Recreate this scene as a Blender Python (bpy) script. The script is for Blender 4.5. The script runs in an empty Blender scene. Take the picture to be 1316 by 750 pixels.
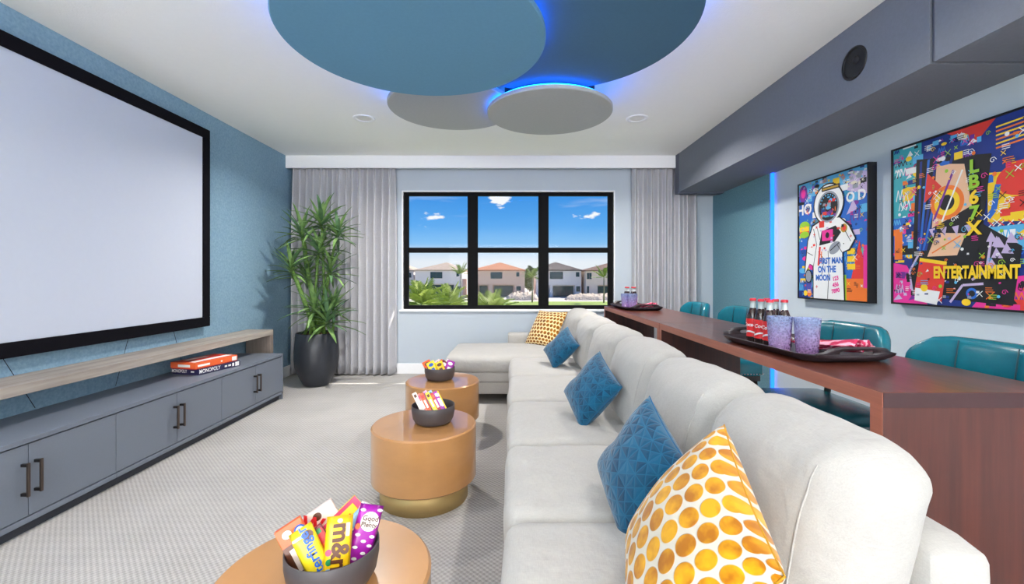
import bpy, bmesh, math, random
from mathutils import Vector, Matrix, noise
from mathutils.bvhtree import BVHTree

# ---------------------------------------------------------------- camera, sky, sun, large lights, exposure
SC = bpy.context.scene
C = SC.collection
PI = math.pi
FPX = 565.0
EYE = 1.27
cam_d = bpy.data.cameras.new('camera')
cam_d.sensor_fit = 'HORIZONTAL'; cam_d.sensor_width = 36.0
cam_d.lens = 36.0 * FPX / 1316.0
cam_d.shift_y = -19.0 / 1316.0
cam_d.clip_end = 500
cam = bpy.data.objects.new('camera', cam_d); C.objects.link(cam)
cam.location = (0, 0, EYE); cam.rotation_euler = (PI / 2, 0, 0)
SC.camera = cam
vs = SC.view_settings
vs.view_transform = 'Standard'; vs.look = 'None'; vs.gamma = 1.0; vs.use_curve_mapping = False
vs.exposure = 0.53
SC.cycles.diffuse_bounces = 8; SC.cycles.max_bounces = 16; SC.cycles.transparent_max_bounces = 24


def lin(c):
    return tuple((v / 12.92 if v <= 0.04045 else ((v + 0.055) / 1.055) ** 2.4) for v in [x / 255.0 for x in c[:3]])


# --- tiny node expression helper
class S:
    def __init__(s, nt, k): s.nt = nt; s.k = k
    def _m(s, op, *o):
        n = s.nt.nodes.new('ShaderNodeMath'); n.operation = op
        for i, a in enumerate((s,) + o):
            if isinstance(a, S): s.nt.links.new(a.k, n.inputs[i])
            else: n.inputs[i].default_value = a
        return S(s.nt, n.outputs[0])
    def __add__(s, o): return s._m('ADD', o)
    def __sub__(s, o): return s._m('SUBTRACT', o)
    def __mul__(s, o): return s._m('MULTIPLY', o)
    def __truediv__(s, o): return s._m('DIVIDE', o)
    def fract(s): return s._m('FRACT')
    def floor(s): return s._m('FLOOR')
    def abs(s): return s._m('ABSOLUTE')
    def sin(s): return s._m('SINE')
    def sqrt(s): return s._m('SQRT')
    def mod(s, o): return s._m('MODULO', o)
    def min(s, o): return s._m('MINIMUM', o)
    def max(s, o): return s._m('MAXIMUM', o)
    def lt(s, o): return s._m('LESS_THAN', o)
    def gt(s, o): return s._m('GREATER_THAN', o)
    def ramp(s, a, b):
        n = s.nt.nodes.new('ShaderNodeMapRange'); n.clamp = True
        s.nt.links.new(s.k, n.inputs[0]); n.inputs[1].default_value = a; n.inputs[2].default_value = b
        return S(s.nt, n.outputs[0])


def coords(nt, kind='Object'):
    t = nt.nodes.new('ShaderNodeTexCoord')
    x = nt.nodes.new('ShaderNodeSeparateXYZ'); nt.links.new(t.outputs[kind], x.inputs[0])
    return S(nt, x.outputs[0]), S(nt, x.outputs[1]), S(nt, x.outputs[2]), t.outputs[kind]


def scaled(nt, vec, sc):
    m = nt.nodes.new('ShaderNodeMapping'); nt.links.new(vec, m.inputs[0]); m.inputs['Scale'].default_value = sc
    return m.outputs[0]


def noise_tex(nt, vec, scale, detail=3, rough=0.5):
    n = nt.nodes.new('ShaderNodeTexNoise'); nt.links.new(vec, n.inputs['Vector'])
    n.inputs['Scale'].default_value = scale; n.inputs['Detail'].default_value = detail; n.inputs['Roughness'].default_value = rough
    return S(nt, n.outputs[0])


def mixc(nt, fac, a, b):
    n = nt.nodes.new('ShaderNodeMix'); n.data_type = 'RGBA'
    if isinstance(fac, S): nt.links.new(fac.k, n.inputs[0])
    else: n.inputs[0].default_value = fac
    for i, c in ((6, a), (7, b)):
        if isinstance(c, tuple): n.inputs[i].default_value = (*c, 1)
        else: nt.links.new(c, n.inputs[i])
    return n.outputs[2]


# --- world: clear blue day with a few small clouds, pale at the horizon
W = bpy.data.worlds.new('sky'); SC.world = W; W.use_nodes = True
nt = W.node_tree; nt.nodes.clear()
gx, gy, gz, gv = coords(nt, 'Generated')
rp = nt.nodes.new('ShaderNodeValToRGB'); nt.links.new(gz.k, rp.inputs[0])
el = rp.color_ramp.elements
stops = [(0.0, (236, 240, 243)), (0.035, (230, 238, 246)), (0.058, (196, 222, 245)), (0.075, (133, 193, 243)),
         (0.115, (92, 170, 240)), (0.19, (62, 146, 228)), (0.45, (50, 125, 215)), (1.0, (45, 105, 195))]
el[0].position = 0; el[0].color = (*lin(stops[0][1]), 1); el[1].position = 1; el[1].color = (*lin(stops[-1][1]), 1)
for p, c in stops[1:-1]:
    e = el.new(p); e.color = (*lin(c), 1)
cl = noise_tex(nt, scaled(nt, gv, (7, 7, 17)), 1.9, 5, 0.55)
wis = noise_tex(nt, scaled(nt, gv, (2.2, 2.2, 16)), 1.7, 4, 0.6)
band = gz.ramp(0.095, 0.13)
cf = (cl.ramp(0.635, 0.69) * band).max(wis.ramp(0.56, 0.78) * 0.4 * band)
skc = mixc(nt, cf, rp.outputs[0], lin((248, 250, 252)))
bg = nt.nodes.new('ShaderNodeBackground'); nt.links.new(skc, bg.inputs[0]); bg.inputs[1].default_value = 0.70
wo = nt.nodes.new('ShaderNodeOutputWorld'); nt.links.new(bg.outputs[0], wo.inputs[0])

# --- sun: comes over the roof eave from the window side
sd = bpy.data.lights.new('sun', 'SUN'); sd.energy = 6.0; sd.angle = 0.009; sd.color = (1, 0.95, 0.86)
sun = bpy.data.objects.new('sun', sd); C.objects.link(sun)
sun.rotation_euler = Vector((-0.8, -0.5, -0.85)).to_track_quat('-Z', 'Y').to_euler()
sun.location = (8, 12, 12)


def area(name, loc, direction, sx, sy, power, col=(1, 1, 1)):
    d = bpy.data.lights.new(name, 'AREA'); d.shape = 'RECTANGLE'; d.size = sx; d.size_y = sy; d.energy = power; d.color = col
    o = bpy.data.objects.new(name, d); C.objects.link(o); o.location = loc
    o.rotation_euler = Vector(direction).to_track_quat('-Z', 'Y').to_euler()
    return o


# added frontal fill light at the unseen rear end of the room
area('rear_fill_light', (-0.1, -7.6, 1.42), (0, 1, 0.0), 5.3, 2.6, 320, (1, 0.985, 0.965))

RND = random.Random(11)


# ---------------------------------------------------------------- materials
MATS = {}


def base_mat(name):
    m = bpy.data.materials.new(name); m.use_nodes = True
    nt = m.node_tree; b = nt.nodes['Principled BSDF']
    MATS[name] = m
    return m, nt, b


def set_bump(nt, b, h, strength, dist=0.01):
    n = nt.nodes.new('ShaderNodeBump'); n.inputs['Strength'].default_value = strength; n.inputs['Distance'].default_value = dist
    nt.links.new(h.k, n.inputs['Height']); nt.links.new(n.outputs[0], b.inputs['Normal'])


def mat(name, rgb, rough=0.6, metal=0.0, var=0.0, vscale=8.0, bump=0.0, bscale=150.0, spec=0.5, stretch=(1, 1, 1), emit=0.0, rgb2=None, coat=0.0, sheen=0.0, bdist=0.005):
    if name in MATS: return MATS[name]
    m, nt, b = base_mat(name)
    c = lin(rgb)
    b.inputs['Base Color'].default_value = (*c, 1); b.inputs['Roughness'].default_value = rough
    b.inputs['Metallic'].default_value = metal; b.inputs['Specular IOR Level'].default_value = spec
    b.inputs['Coat Weight'].default_value = coat; b.inputs['Sheen Weight'].default_value = sheen
    if emit:
        b.inputs['Emission Color'].default_value = (*c, 1); b.inputs['Emission Strength'].default_value = emit
    x, y, z, v = coords(nt)
    if var or rgb2:
        n = noise_tex(nt, scaled(nt, v, stretch), vscale, 4, 0.6)
        c2 = lin(rgb2) if rgb2 else tuple(min(1, k * (1 + var)) for k in c)
        c1 = c if rgb2 else tuple(k * (1 - var) for k in c)
        nt.links.new(mixc(nt, n.ramp(0.3, 0.7), c1, c2), b.inputs['Base Color'])
    else:   # keep every material node-based: faint tone variation
        n = noise_tex(nt, v, 30, 2)
        nt.links.new(mixc(nt, n, tuple(k * 0.985 for k in c), tuple(min(1, k * 1.015) for k in c)), b.inputs['Base Color'])
    if bump:
        set_bump(nt, b, noise_tex(nt, scaled(nt, v, stretch), bscale, 3), bump, bdist)
    return m


def emit_mat(name, rgb, strength):
    m, nt, b = base_mat(name)
    b.inputs['Base Color'].default_value = (*lin(rgb), 1)
    b.inputs['Emission Color'].default_value = (*lin(rgb), 1); b.inputs['Emission Strength'].default_value = strength
    return m


def wood(name, dark, light, rough=0.35, axis='y', coat=0.0, fine=70, spec=0.5):
    m, nt, b = base_mat(name)
    x, y, z, v = coords(nt)
    st = {'y': (14, 0.8, 14), 'x': (0.8, 14, 14), 'z': (14, 14, 0.8)}[axis]
    n1 = noise_tex(nt, scaled(nt, v, st), 1.3, 5, 0.62)
    n2 = noise_tex(nt, scaled(nt, v, tuple(k * 5 for k in st)), 1.0, 2)
    f = (n1.ramp(0.3, 0.72) * 0.75) + (n2.ramp(0.3, 0.7) * 0.25)
    nt.links.new(mixc(nt, f, lin(dark), lin(light)), b.inputs['Base Color'])
    b.inputs['Roughness'].default_value = rough; b.inputs['Coat Weight'].default_value = coat; b.inputs['Coat Roughness'].default_value = 0.12
    b.inputs['Specular IOR Level'].default_value = spec
    set_bump(nt, b, n2, 0.06, 0.002)
    return m


def clear_glass(name, tint, gloss=0.08, rough=0.0):
    m = bpy.data.materials.new(name); m.use_nodes = True; nt = m.node_tree; nt.nodes.clear(); MATS[name] = m
    tr = nt.nodes.new('ShaderNodeBsdfTransparent'); tr.inputs[0].default_value = (*tint, 1)
    gl = nt.nodes.new('ShaderNodeBsdfGlossy'); gl.inputs['Roughness'].default_value = rough
    fr = nt.nodes.new('ShaderNodeFresnel'); fr.inputs[0].default_value = 1.45
    mx = nt.nodes.new('ShaderNodeMixShader'); nt.links.new((S(nt, fr.outputs[0]) * gloss * 10).min(1.0).k, mx.inputs[0])
    nt.links.new(tr.outputs[0], mx.inputs[1]); nt.links.new(gl.outputs[0], mx.inputs[2])
    o = nt.nodes.new('ShaderNodeOutputMaterial'); nt.links.new(mx.outputs[0], o.inputs[0])
    return m


mat('ceiling_paint', (246, 246, 243), 0.9, bump=0.35, bscale=120, spec=0.2, bdist=0.004)
mat('white_trim', (238, 238, 240), 0.5, spec=0.3)
mat('back_wall_paint', (182, 191, 200), 0.85, bump=0.05, bscale=200, spec=0.2)
mat('right_wall_paint', (205, 215, 222), 0.85, bump=0.05, bscale=200, spec=0.2)
mat('soffit_paint', (116, 120, 130), 0.8, var=0.04, vscale=60, bump=0.12, bscale=220, spec=0.25)
mat('soffit_trim', (88, 92, 106), 0.8)
mat('wallpaper_blue', (120, 153, 175), 0.8, rgb2=(143, 174, 193), vscale=55, bump=0.25, bscale=140, spec=0.25)
mat('panel_teal', (98, 140, 155), 0.85, rgb2=(120, 160, 173), vscale=60, bump=0.25, bscale=140, spec=0.2)
mat('black_velvet', (17, 16, 22), 0.95, var=0.2, vscale=300, spec=0.1)
mat('screen_white', (196, 202, 216), 0.9, spec=0.1)
mat('window_black', (12, 12, 14), 0.75, spec=0.15)
mat('cabinet_grey', (112, 119, 131), 0.42, var=0.02, vscale=90, bump=0.04, bscale=300, spec=0.4)
mat('cabinet_kick', (50, 53, 60), 0.7)
mat('gap_dark', (30, 32, 38), 0.9)
mat('bronze_metal', (95, 84, 78), 0.35, metal=0.9)
mat('handle_post', (32, 30, 32), 0.5, metal=0.4)
wood('shelf_wood', (128, 118, 112), (186, 176, 164), 0.55, 'y')
wood('shelf_wood_end', (110, 98, 92), (150, 138, 128), 0.6, 'z')
wood('walnut', (70, 32, 25), (120, 62, 44), 0.3, 'y', coat=0.35)
wood('walnut_end', (50, 20, 16), (88, 40, 29), 0.4, 'z', coat=0.1)
mat('walnut_edge', (165, 98, 78), 0.45, var=0.12, vscale=4, stretch=(20, 1, 20))
mat('walnut_endgrain', (58, 30, 32), 0.5, var=0.1)
mat('table_honey', (186, 134, 82), 0.28, var=0.08, vscale=5, stretch=(1, 1, 2), coat=0.9)
mat('brass_satin', (200, 172, 116), 0.48, metal=0.7)
mat('bowl_charcoal', (70, 64, 66), 0.5)
mat('planter_black', (42, 45, 52), 0.42, var=0.08, vscale=12)
mat('bark', (120, 78, 56), 0.95, var=0.4, vscale=60, bump=0.8, bscale=80)
mat('cane_green', (112, 150, 62), 0.6, rgb2=(72, 104, 48), vscale=14, stretch=(2, 2, 6))
mat('leaf_green', (78, 118, 62), 0.5, rgb2=(138, 170, 102), vscale=9)
mat('leaf_dark', (56, 94, 62), 0.5, rgb2=(106, 142, 98), vscale=9)
mat('leather_teal', (10, 104, 120), 0.26, var=0.1, vscale=16, bump=0.1, bscale=260, spec=0.6)
mat('stitch_dark', (6, 58, 68), 0.6)
mat('stool_wood', (38, 30, 32), 0.45)
mat('nail_silver', (215, 215, 220), 0.25, metal=1.0)
mat('tray_black', (50, 42, 47), 0.38)
mat('cola', (40, 14, 12), 0.08, spec=0.7, coat=0.5)
mat('bottle_neck', (186, 196, 196), 0.08, spec=0.7)
mat('label_red', (226, 34, 36), 0.35)
mat('print_white', (245, 244, 240), 0.5)
mat('cap_red', (200, 28, 48), 0.3, coat=0.4)
mat('led_off_ring', (225, 228, 235), 0.6)
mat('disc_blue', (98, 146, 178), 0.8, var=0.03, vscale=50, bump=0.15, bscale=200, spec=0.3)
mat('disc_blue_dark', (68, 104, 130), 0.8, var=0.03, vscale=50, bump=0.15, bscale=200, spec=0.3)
mat('disc_grey', (168, 172, 174), 0.8, var=0.03, vscale=50, bump=0.15, bscale=200, spec=0.3)
mat('disc_rim', (120, 130, 160), 0.6)
mat('mount_navy', (10, 14, 40), 0.7)
emit_mat('led_blue', (8, 120, 255), 13.0)
emit_mat('led_wall', (18, 92, 255), 2.6)
mat('lamp_lens', (228, 226, 222), 0.4)
mat('speaker_black', (7, 7, 9), 0.5)
mat('paper_black', (14, 14, 18), 0.6)


def carpet_mat():
    m, nt, b = base_mat('carpet')
    x, y, z, v = coords(nt)
    k = 2 * PI / 0.028
    d = (x * k).sin() * (y * k).sin()
    rows = ((y * (k * 0.5)).sin()).ramp(-1, 1)
    n = noise_tex(nt, v, 260, 3, 0.7)
    big = noise_tex(nt, v, 1.6, 3)
    f = (d.ramp(-0.9, 0.9) * 0.42) + (n.ramp(0.25, 0.75) * 0.46) + (big.ramp(0.35, 0.65) * 0.16) + rows * 0.06
    nt.links.new(mixc(nt, f.min(1.0), lin((130, 127, 125)), lin((206, 202, 198))), b.inputs['Base Color'])
    b.inputs['Roughness'].default_value = 0.97; b.inputs['Specular IOR Level'].default_value = 0.1
    set_bump(nt, b, d.ramp(-1, 1) + n * 0.6, 0.6, 0.006)


def fabric(name, rgb, rgb2, scale=420, bump=0.3):
    m, nt, b = base_mat(name)
    x, y, z, v = coords(nt)
    w1 = noise_tex(nt, scaled(nt, v, (1, 0.12, 1)), scale, 2)
    w2 = noise_tex(nt, scaled(nt, v, (0.12, 1, 0.5)), scale, 2)
    big = noise_tex(nt, v, 7, 3)
    nt.links.new(mixc(nt, (w1 + w2) * 0.5 * 0.8 + big * 0.2, lin(rgb), lin(rgb2)), b.inputs['Base Color'])
    b.inputs['Roughness'].default_value = 0.95; b.inputs['Specular IOR Level'].default_value = 0.1; b.inputs['Sheen Weight'].default_value = 0.15
    soft = noise_tex(nt, v, 9, 3, 0.5)
    set_bump(nt, b, soft * 8.0 + w1 * 0.25 + w2 * 0.25, bump, 0.006)


carpet_mat()
fabric('sofa_linen', (156, 153, 149), (194, 190, 185))
fabric('curtain_linen', (158, 158, 164), (212, 211, 215), 160, 0.2)


def pillow_dots(name, n, ground, dot1, dot2, radius, aspect=1.0, piping=None):
    m, nt, b = base_mat(name)
    u, v, w, vec = coords(nt, 'UV')
    nz = noise_tex(nt, vec, 6, 2)
    vv = v * (n * 1.15)
    row = vv.floor()
    uu = u * n + (row.mod(2.0) * 0.5)
    fu = uu.fract() - 0.5; fv = (vv.fract() - 0.5) * aspect
    d = (fu * fu + fv * fv).sqrt() + (nz - 0.5) * 0.05
    inside = d.ramp(radius + 0.02, radius - 0.02)
    vel = noise_tex(nt, vec, 9, 3)
    nt.links.new(mixc(nt, inside, lin(ground), mixc(nt, vel.ramp(0.38, 0.64), lin(dot1), lin(dot2))), b.inputs['Base Color'])
    b.inputs['Roughness'].default_value = 0.9; b.inputs['Specular IOR Level'].default_value = 0.15; b.inputs['Sheen Weight'].default_value = 0.2
    set_bump(nt, b, inside, 0.5, 0.004)


pillow_dots('velvet_gold_dots', 8.6, (202, 194, 180), (166, 100, 4), (216, 156, 12), 0.455)
pillow_dots('velvet_amber_honeycomb', 10.0, (238, 214, 160), (110, 62, 8), (170, 104, 14), 0.41)


def pillow_quilt():
    m, nt, b = base_mat('velvet_blue_quilt')
    u, v, w, vec = coords(nt, 'UV')
    n = 7.0
    a = u * n; c = v * n; e = (u + v) * n; g = (u - v) * n + 40.0
    def line(s): return ((s.fract() - 0.5).abs() * -1.0 + 0.5)      # 0 on the line
    d = line(a).min(line(c)).min(line(e).min(line(g)) * 0.75)
    ln = d.ramp(0.0, 0.045)
    cell = (a.floor() * 12.9 + c.floor() * 78.2 + e.floor() * 37.7 + g.floor() * 11.3)
    rnd = (cell.sin() * 4375.5).fract().abs()
    base = mixc(nt, rnd, lin((1, 50, 80)), lin((3, 86, 120)))
    nt.links.new(mixc(nt, ln, lin((14, 92, 124)), base), b.inputs['Base Color'])
    b.inputs['Roughness'].default_value = 0.75; b.inputs['Sheen Weight'].default_value = 0.3; b.inputs['Specular IOR Level'].default_value = 0.2
    set_bump(nt, b, d.ramp(0, 0.2), 0.3, 0.005)


pillow_quilt()
clear_glass('window_glass', (1.0, 1.0, 1.0), 0.01)


def tumbler_mat():
    m = bpy.data.materials.new('tumbler_glass'); m.use_nodes = True; nt = m.node_tree; nt.nodes.clear(); MATS['tumbler_glass'] = m
    x, y, z, v = coords(nt)
    vo = nt.nodes.new('ShaderNodeTexVoronoi'); nt.links.new(v, vo.inputs['Vector']); vo.inputs['Scale'].default_value = 110
    h = S(nt, vo.outputs['Distance'])
    bp = nt.nodes.new('ShaderNodeBump'); nt.links.new(h.k, bp.inputs['Height']); bp.inputs['Strength'].default_value = 0.4; bp.inputs['Distance'].default_value = 0.003
    col = mixc(nt, z.ramp(0.0, 0.14), lin((224, 176, 222)), lin((170, 190, 220)))
    tr = nt.nodes.new('ShaderNodeBsdfTransparent'); nt.links.new(mixc(nt, h.ramp(0.1, 0.7), lin((240, 234, 248)), lin((206, 196, 226))), tr.inputs[0])
    df = nt.nodes.new('ShaderNodeBsdfPrincipled'); nt.links.new(col, df.inputs['Base Color']); df.inputs['Roughness'].default_value = 0.12
    nt.links.new(bp.outputs[0], df.inputs['Normal'])
    mx = nt.nodes.new('ShaderNodeMixShader'); nt.links.new((h.ramp(0.05, 0.75) * 0.4 + 0.16).k, mx.inputs[0])
    nt.links.new(tr.outputs[0], mx.inputs[1]); nt.links.new(df.outputs[0], mx.inputs[2])
    o = nt.nodes.new('ShaderNodeOutputMaterial'); nt.links.new(mx.outputs[0], o.inputs[0])


tumbler_mat()


def napkin_mat():
    m, nt, b = base_mat('napkin_stripe')
    x, y, z, v = coords(nt)
    n = noise_tex(nt, v, 14, 2)
    s = ((x * 300.0) + n * 9.0).sin().ramp(-0.2, 0.5)
    nt.links.new(mixc(nt, s, lin((196, 40, 84)), lin((246, 178, 196))), b.inputs['Base Color']); b.inputs['Roughness'].default_value = 0.9
    set_bump(nt, b, s, 0.4, 0.003)


napkin_mat()

# ---------------------------------------------------------------- mesh helpers


def link(name, me, mats, parent=None, world=False):
    o = bpy.data.objects.new(name, me); C.objects.link(o)
    if mats is not None and not me.materials:
        for m in ([mats] if not isinstance(mats, (list, tuple)) else mats):
            me.materials.append(MATS[m] if isinstance(m, str) else m)
    if parent is not None:
        o.parent = parent
        if world and parent.parent is None: o.matrix_parent_inverse = parent.matrix_basis.inverted()
    return o


def obj(name, bm, mats, parent=None, smooth=False, world=False):
    me = bpy.data.meshes.new(name)
    bmesh.ops.recalc_face_normals(bm, faces=bm.faces)
    bm.to_mesh(me); bm.free()
    if smooth: me.shade_smooth()
    return link(name, me, mats, parent, world)


def tag(o, label, cat=None, group=None, kind=None):
    o['label'] = label
    if cat: o['category'] = cat
    if group: o['group'] = group
    if kind: o['kind'] = kind
    return o


def thing(name, label, cat, loc=(0, 0, 0), rotz=0.0, group=None):
    o = bpy.data.objects.new(name, None); C.objects.link(o); o.empty_display_size = 0.1
    o.location = loc; o.rotation_euler = (0, 0, rotz)
    return tag(o, label, cat, group)


def struct(o, label=None):
    o['kind'] = 'structure'
    if label: o['label'] = label
    return o


def box(bm, x0, x1, y0, y1, z0, z1, bev=0.0, segs=2, mi=0):
    r = bmesh.ops.create_cube(bm, size=1)
    vs_ = r['verts']
    bmesh.ops.scale(bm, vec=(x1 - x0, y1 - y0, z1 - z0), verts=vs_)
    bmesh.ops.translate(bm, vec=((x0 + x1) / 2, (y0 + y1) / 2, (z0 + z1) / 2), verts=vs_)
    fs = {f for v in vs_ for f in v.link_faces}
    for f in fs: f.material_index = mi
    if bev:
        es = list({e for v in vs_ for e in v.link_edges})
        bmesh.ops.bevel(bm, geom=es, offset=bev, segments=segs, profile=0.5, affect='EDGES')


def bx(x0, x1, y0, y1, z0, z1, bev=0.0, segs=2):
    bm = bmesh.new(); box(bm, x0, x1, y0, y1, z0, z1, bev, segs); return bm


def lathe(prof, n=40, bm=None, center=(0, 0, 0), close=True):
    bm = bm or bmesh.new()
    rings = []
    for r, z in prof:
        if r < 1e-6:
            rings.append([bm.verts.new((center[0], center[1], center[2] + z))])
        else:
            rings.append([bm.verts.new((center[0] + r * math.cos(2 * PI * i / n), center[1] + r * math.sin(2 * PI * i / n), center[2] + z)) for i in range(n)])
    for a, b in zip(rings, rings[1:]):
        for i in range(n):
            j = (i + 1) % n
            if len(a) == 1 and len(b) == 1: continue
            if len(a) == 1: bm.faces.new((a[0], b[i], b[j]))
            elif len(b) == 1: bm.faces.new((a[i], a[j], b[0]))
            else: bm.faces.new((a[i], a[j], b[j], b[i]))
    return bm


def tube(bm, pts, r, n=8, cap=True):
    pts = [Vector(p) for p in pts]
    rr = r if isinstance(r, (list, tuple)) else [r] * len(pts)
    rings = []
    for i, p in enumerate(pts):
        t = (pts[min(i + 1, len(pts) - 1)] - pts[max(i - 1, 0)]).normalized()
        a = t.orthogonal().normalized() if i == 0 else (prev - t * prev.dot(t)).normalized()
        prev = a
        b = t.cross(a)
        rings.append([bm.verts.new(p + (a * math.cos(2 * PI * k / n) + b * math.sin(2 * PI * k / n)) * rr[i]) for k in range(n)])
    for A, B in zip(rings, rings[1:]):
        for k in range(n):
            bm.faces.new((A[k], A[(k + 1) % n], B[(k + 1) % n], B[k]))
    if cap:
        bm.faces.new(rings[0]); bm.faces.new(rings[-1])
    return bm


def rounded_grid_box(dx, dy, dz, rad, n=12, crown=(0, 0, 0), power=2.0):
    """soft upholstery block centred on the origin: rounded edges, bulging faces"""
    bm = bmesh.new()
    bmesh.ops.create_cube(bm, size=2)
    bmesh.ops.subdivide_edges(bm, edges=bm.edges[:], cuts=n, use_grid_fill=True)
    h = Vector((dx / 2, dy / 2, dz / 2))
    sp_ = lambda c: math.copysign(1 - (1 - min(1.0, abs(c))) ** 1.7, c)      # more samples near the edges
    for v in bm.verts:
        p = Vector((sp_(v.co.x) * h.x, sp_(v.co.y) * h.y, sp_(v.co.z) * h.z))
        q = Vector((max(-h.x + rad, min(h.x - rad, p.x)), max(-h.y + rad, min(h.y - rad, p.y)), max(-h.z + rad, min(h.z - rad, p.z))))
        d = p - q
        if d.length > 1e-9:
            m_ = max(abs(d.x), abs(d.y), abs(d.z))
            d = d.normalized() * m_
        r = q + d
        a, b, c = r.x / h.x, r.y / h.y, r.z / h.z
        r.x += crown[0] * math.copysign(1, a) * abs(a) ** 3 * (1 - abs(b) ** power) * (1 - abs(c) ** power)
        r.y += crown[1] * math.copysign(1, b) * abs(b) ** 3 * (1 - abs(a) ** power) * (1 - abs(c) ** power)
        r.z += crown[2] * math.copysign(1, c) * abs(c) ** 3 * (1 - abs(a) ** power) * (1 - abs(b) ** power)
        v.co = r
    return bm


def text_mesh(body, size, bold=0.0, shear=0.0, spacing=1.0, sx=1.0):
    cu = bpy.data.curves.new('lettering', 'FONT')
    cu.body = body; cu.size = size; cu.offset = bold; cu.shear = shear; cu.align_x = 'CENTER'; cu.align_y = 'CENTER'
    cu.space_character = spacing; cu.resolution_u = 3
    o = bpy.data.objects.new('lettering', cu); C.objects.link(o)
    dg = bpy.context.evaluated_depsgraph_get()
    me = bpy.data.meshes.new_from_object(o.evaluated_get(dg))
    bpy.data.objects.remove(o); bpy.data.curves.remove(cu)
    if sx != 1.0:
        for v in me.vertices: v.co.x *= sx
    return me


def copy_tree(o, parent=None):
    c = o.copy(); C.objects.link(c); c.parent = parent
    for ch in list(o.children): copy_tree(ch, c)
    return c

# ---------------------------------------------------------------- the room shell
XL, XR, YB, YF, ZC = -2.886, 2.685, 5.80, -7.8, 2.82
XS, ZS, YS = 2.09, 2.336, 5.60         # soffit face, underside, far end
struct(obj('floor', bx(XL - 0.1, XR + 0.1, YF, YB + 0.1, -0.1, 0.0), 'carpet'), 'light grey patterned loop carpet')
struct(obj('ceiling', bx(XL - 0.1, XR + 0.1, YF, YB + 0.15, ZC, ZC + 0.12), 'ceiling_paint'), 'white textured ceiling')
struct(obj('wall_left', bx(XL - 0.12, XL, YF, YB + 0.15, 0, ZC), 'wallpaper_blue'), 'blue textured wall behind the screen')
struct(obj('wall_right', bx(XR, XR + 0.12, YF, YB + 0.15, 0, ZC), 'right_wall_paint'), 'pale grey wall with the pictures')
WX0, WX1, WZ0, WZ1 = -1.452, 1.358, 0.832, 2.412
bm = bmesh.new()
for a in ((XL, WX0, 0, ZC), (WX1, XR, 0, ZC), (WX0, WX1, 0, WZ0), (WX0, WX1, WZ1, ZC)):
    box(bm, a[0], a[1], YB, YB + 0.15, a[2], a[3])
struct(obj('wall_back', bm, 'back_wall_paint'), 'pale blue window wall')
struct(obj('baseboard_back', bx(XL, XR, YB - 0.016, YB, 0, 0.135, 0.004), 'white_trim'))
struct(obj('baseboard_left', bx(XL, XL + 0.016, YF, YB - 0.016, 0, 0.135, 0.004), 'white_trim'))
struct(obj('baseboard_right', bx(XR - 0.016, XR, YF, YB - 0.016, 0, 0.135, 0.004), 'white_trim'))
struct(obj('trim_1', bx(XL, XS, 5.60, 5.63, 2.662, ZC, 0.003), 'white_trim'), 'white curtain pelmet board')
# thin grooves between the wall panels, seen under the screen
for (y0, z0, y1, z1) in ((2.02, 0.48, 2.22, 0.95), (2.66, 0.48, 2.42, 0.95), (3.2, 0.48, 3.35, 0.95), (3.86, 0.48, 3.7, 0.95)):
    bm = bmesh.new(); tube(bm, [(XL + 0.0005, y0, z0), (XL + 0.0005, y1, z1)], 0.0018, 5)
    obj('panel_groove', bm, 'gap_dark', bpy.data.objects['wall_left'], world=False)
# soffit (two lining boards with a joint between them)
YJ = 2.187
sf = struct(obj('trim_2', bx(XS, XR, YJ + 0.012, YS, ZS, ZC), 'soffit_paint'), 'grey boxed soffit along the bar wall')
obj('soffit_board', bx(XS, XR, YF, YJ - 0.012, ZS, ZC), 'soffit_paint', sf)
obj('joint', bx(XS + 0.012, XR, YJ - 0.012, YJ + 0.012, ZS + 0.012, ZC), 'soffit_trim', sf)
obj('end_cap', bx(XS - 0.006, XR, YS - 0.1, YS + 0.02, ZS - 0.014, ZC), 'soffit_trim', sf)
# teal acoustic panel on the bar wall with a blue light strip down its edge
pn = struct(obj('trim_3', bx(XR - 0.035, XR, 4.515, YB, 0.02, ZS), 'panel_teal'), 'teal acoustic wall panel')
obj('light_strip', bx(XR - 0.03, XR - 0.002, 4.496, 4.513, 0.02, ZS), 'led_wall', pn)
# eave outside, over the window
struct(obj('roof_eave', bx(-4.5, 5.5, YB + 0.15, YB + 1.05, 2.75, 2.95), 'white_trim'), 'roof eave above the window outside')

# window: three sashes side by side, each with a transom
win = bpy.data.objects.new('window_1', None); C.objects.link(win); win.location = (-0.046, 5.85, 0.846)
struct(win, 'black three-bay window')
FX0, FX1, FZ0, FZ1, FY0, FY1 = -1.437, 1.344, 0.846, 2.397, 5.835, 5.90
fz = lambda y: EYE - (y - 356) / FPX * 5.85
fx = lambda x: (x - 658) / FPX * 5.85
bm = bmesh.new()
box(bm, FX0, FX1, FY0, FY1, FZ0, fz(392), 0.004); box(bm, FX0, FX1, FY0, FY1, fz(251.5), FZ1, 0.004)
box(bm, FX0, fx(525), FY0, FY1, fz(392), fz(251.5), 0.003); box(bm, fx(781.5), FX1, FY0, FY1, fz(392), fz(251.5), 0.003)
obj('window_frame', bm, 'window_black', win, world=True)
for a, b in ((601, 614), (692, 705)):
    obj('mullion', bx(fx(a), fx(b), FY0 - 0.004, FY1, fz(393), fz(250.5), 0.006), 'window_black', win, world=True)
bays = ((525, 601), (614, 692), (705, 781.5))
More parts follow.
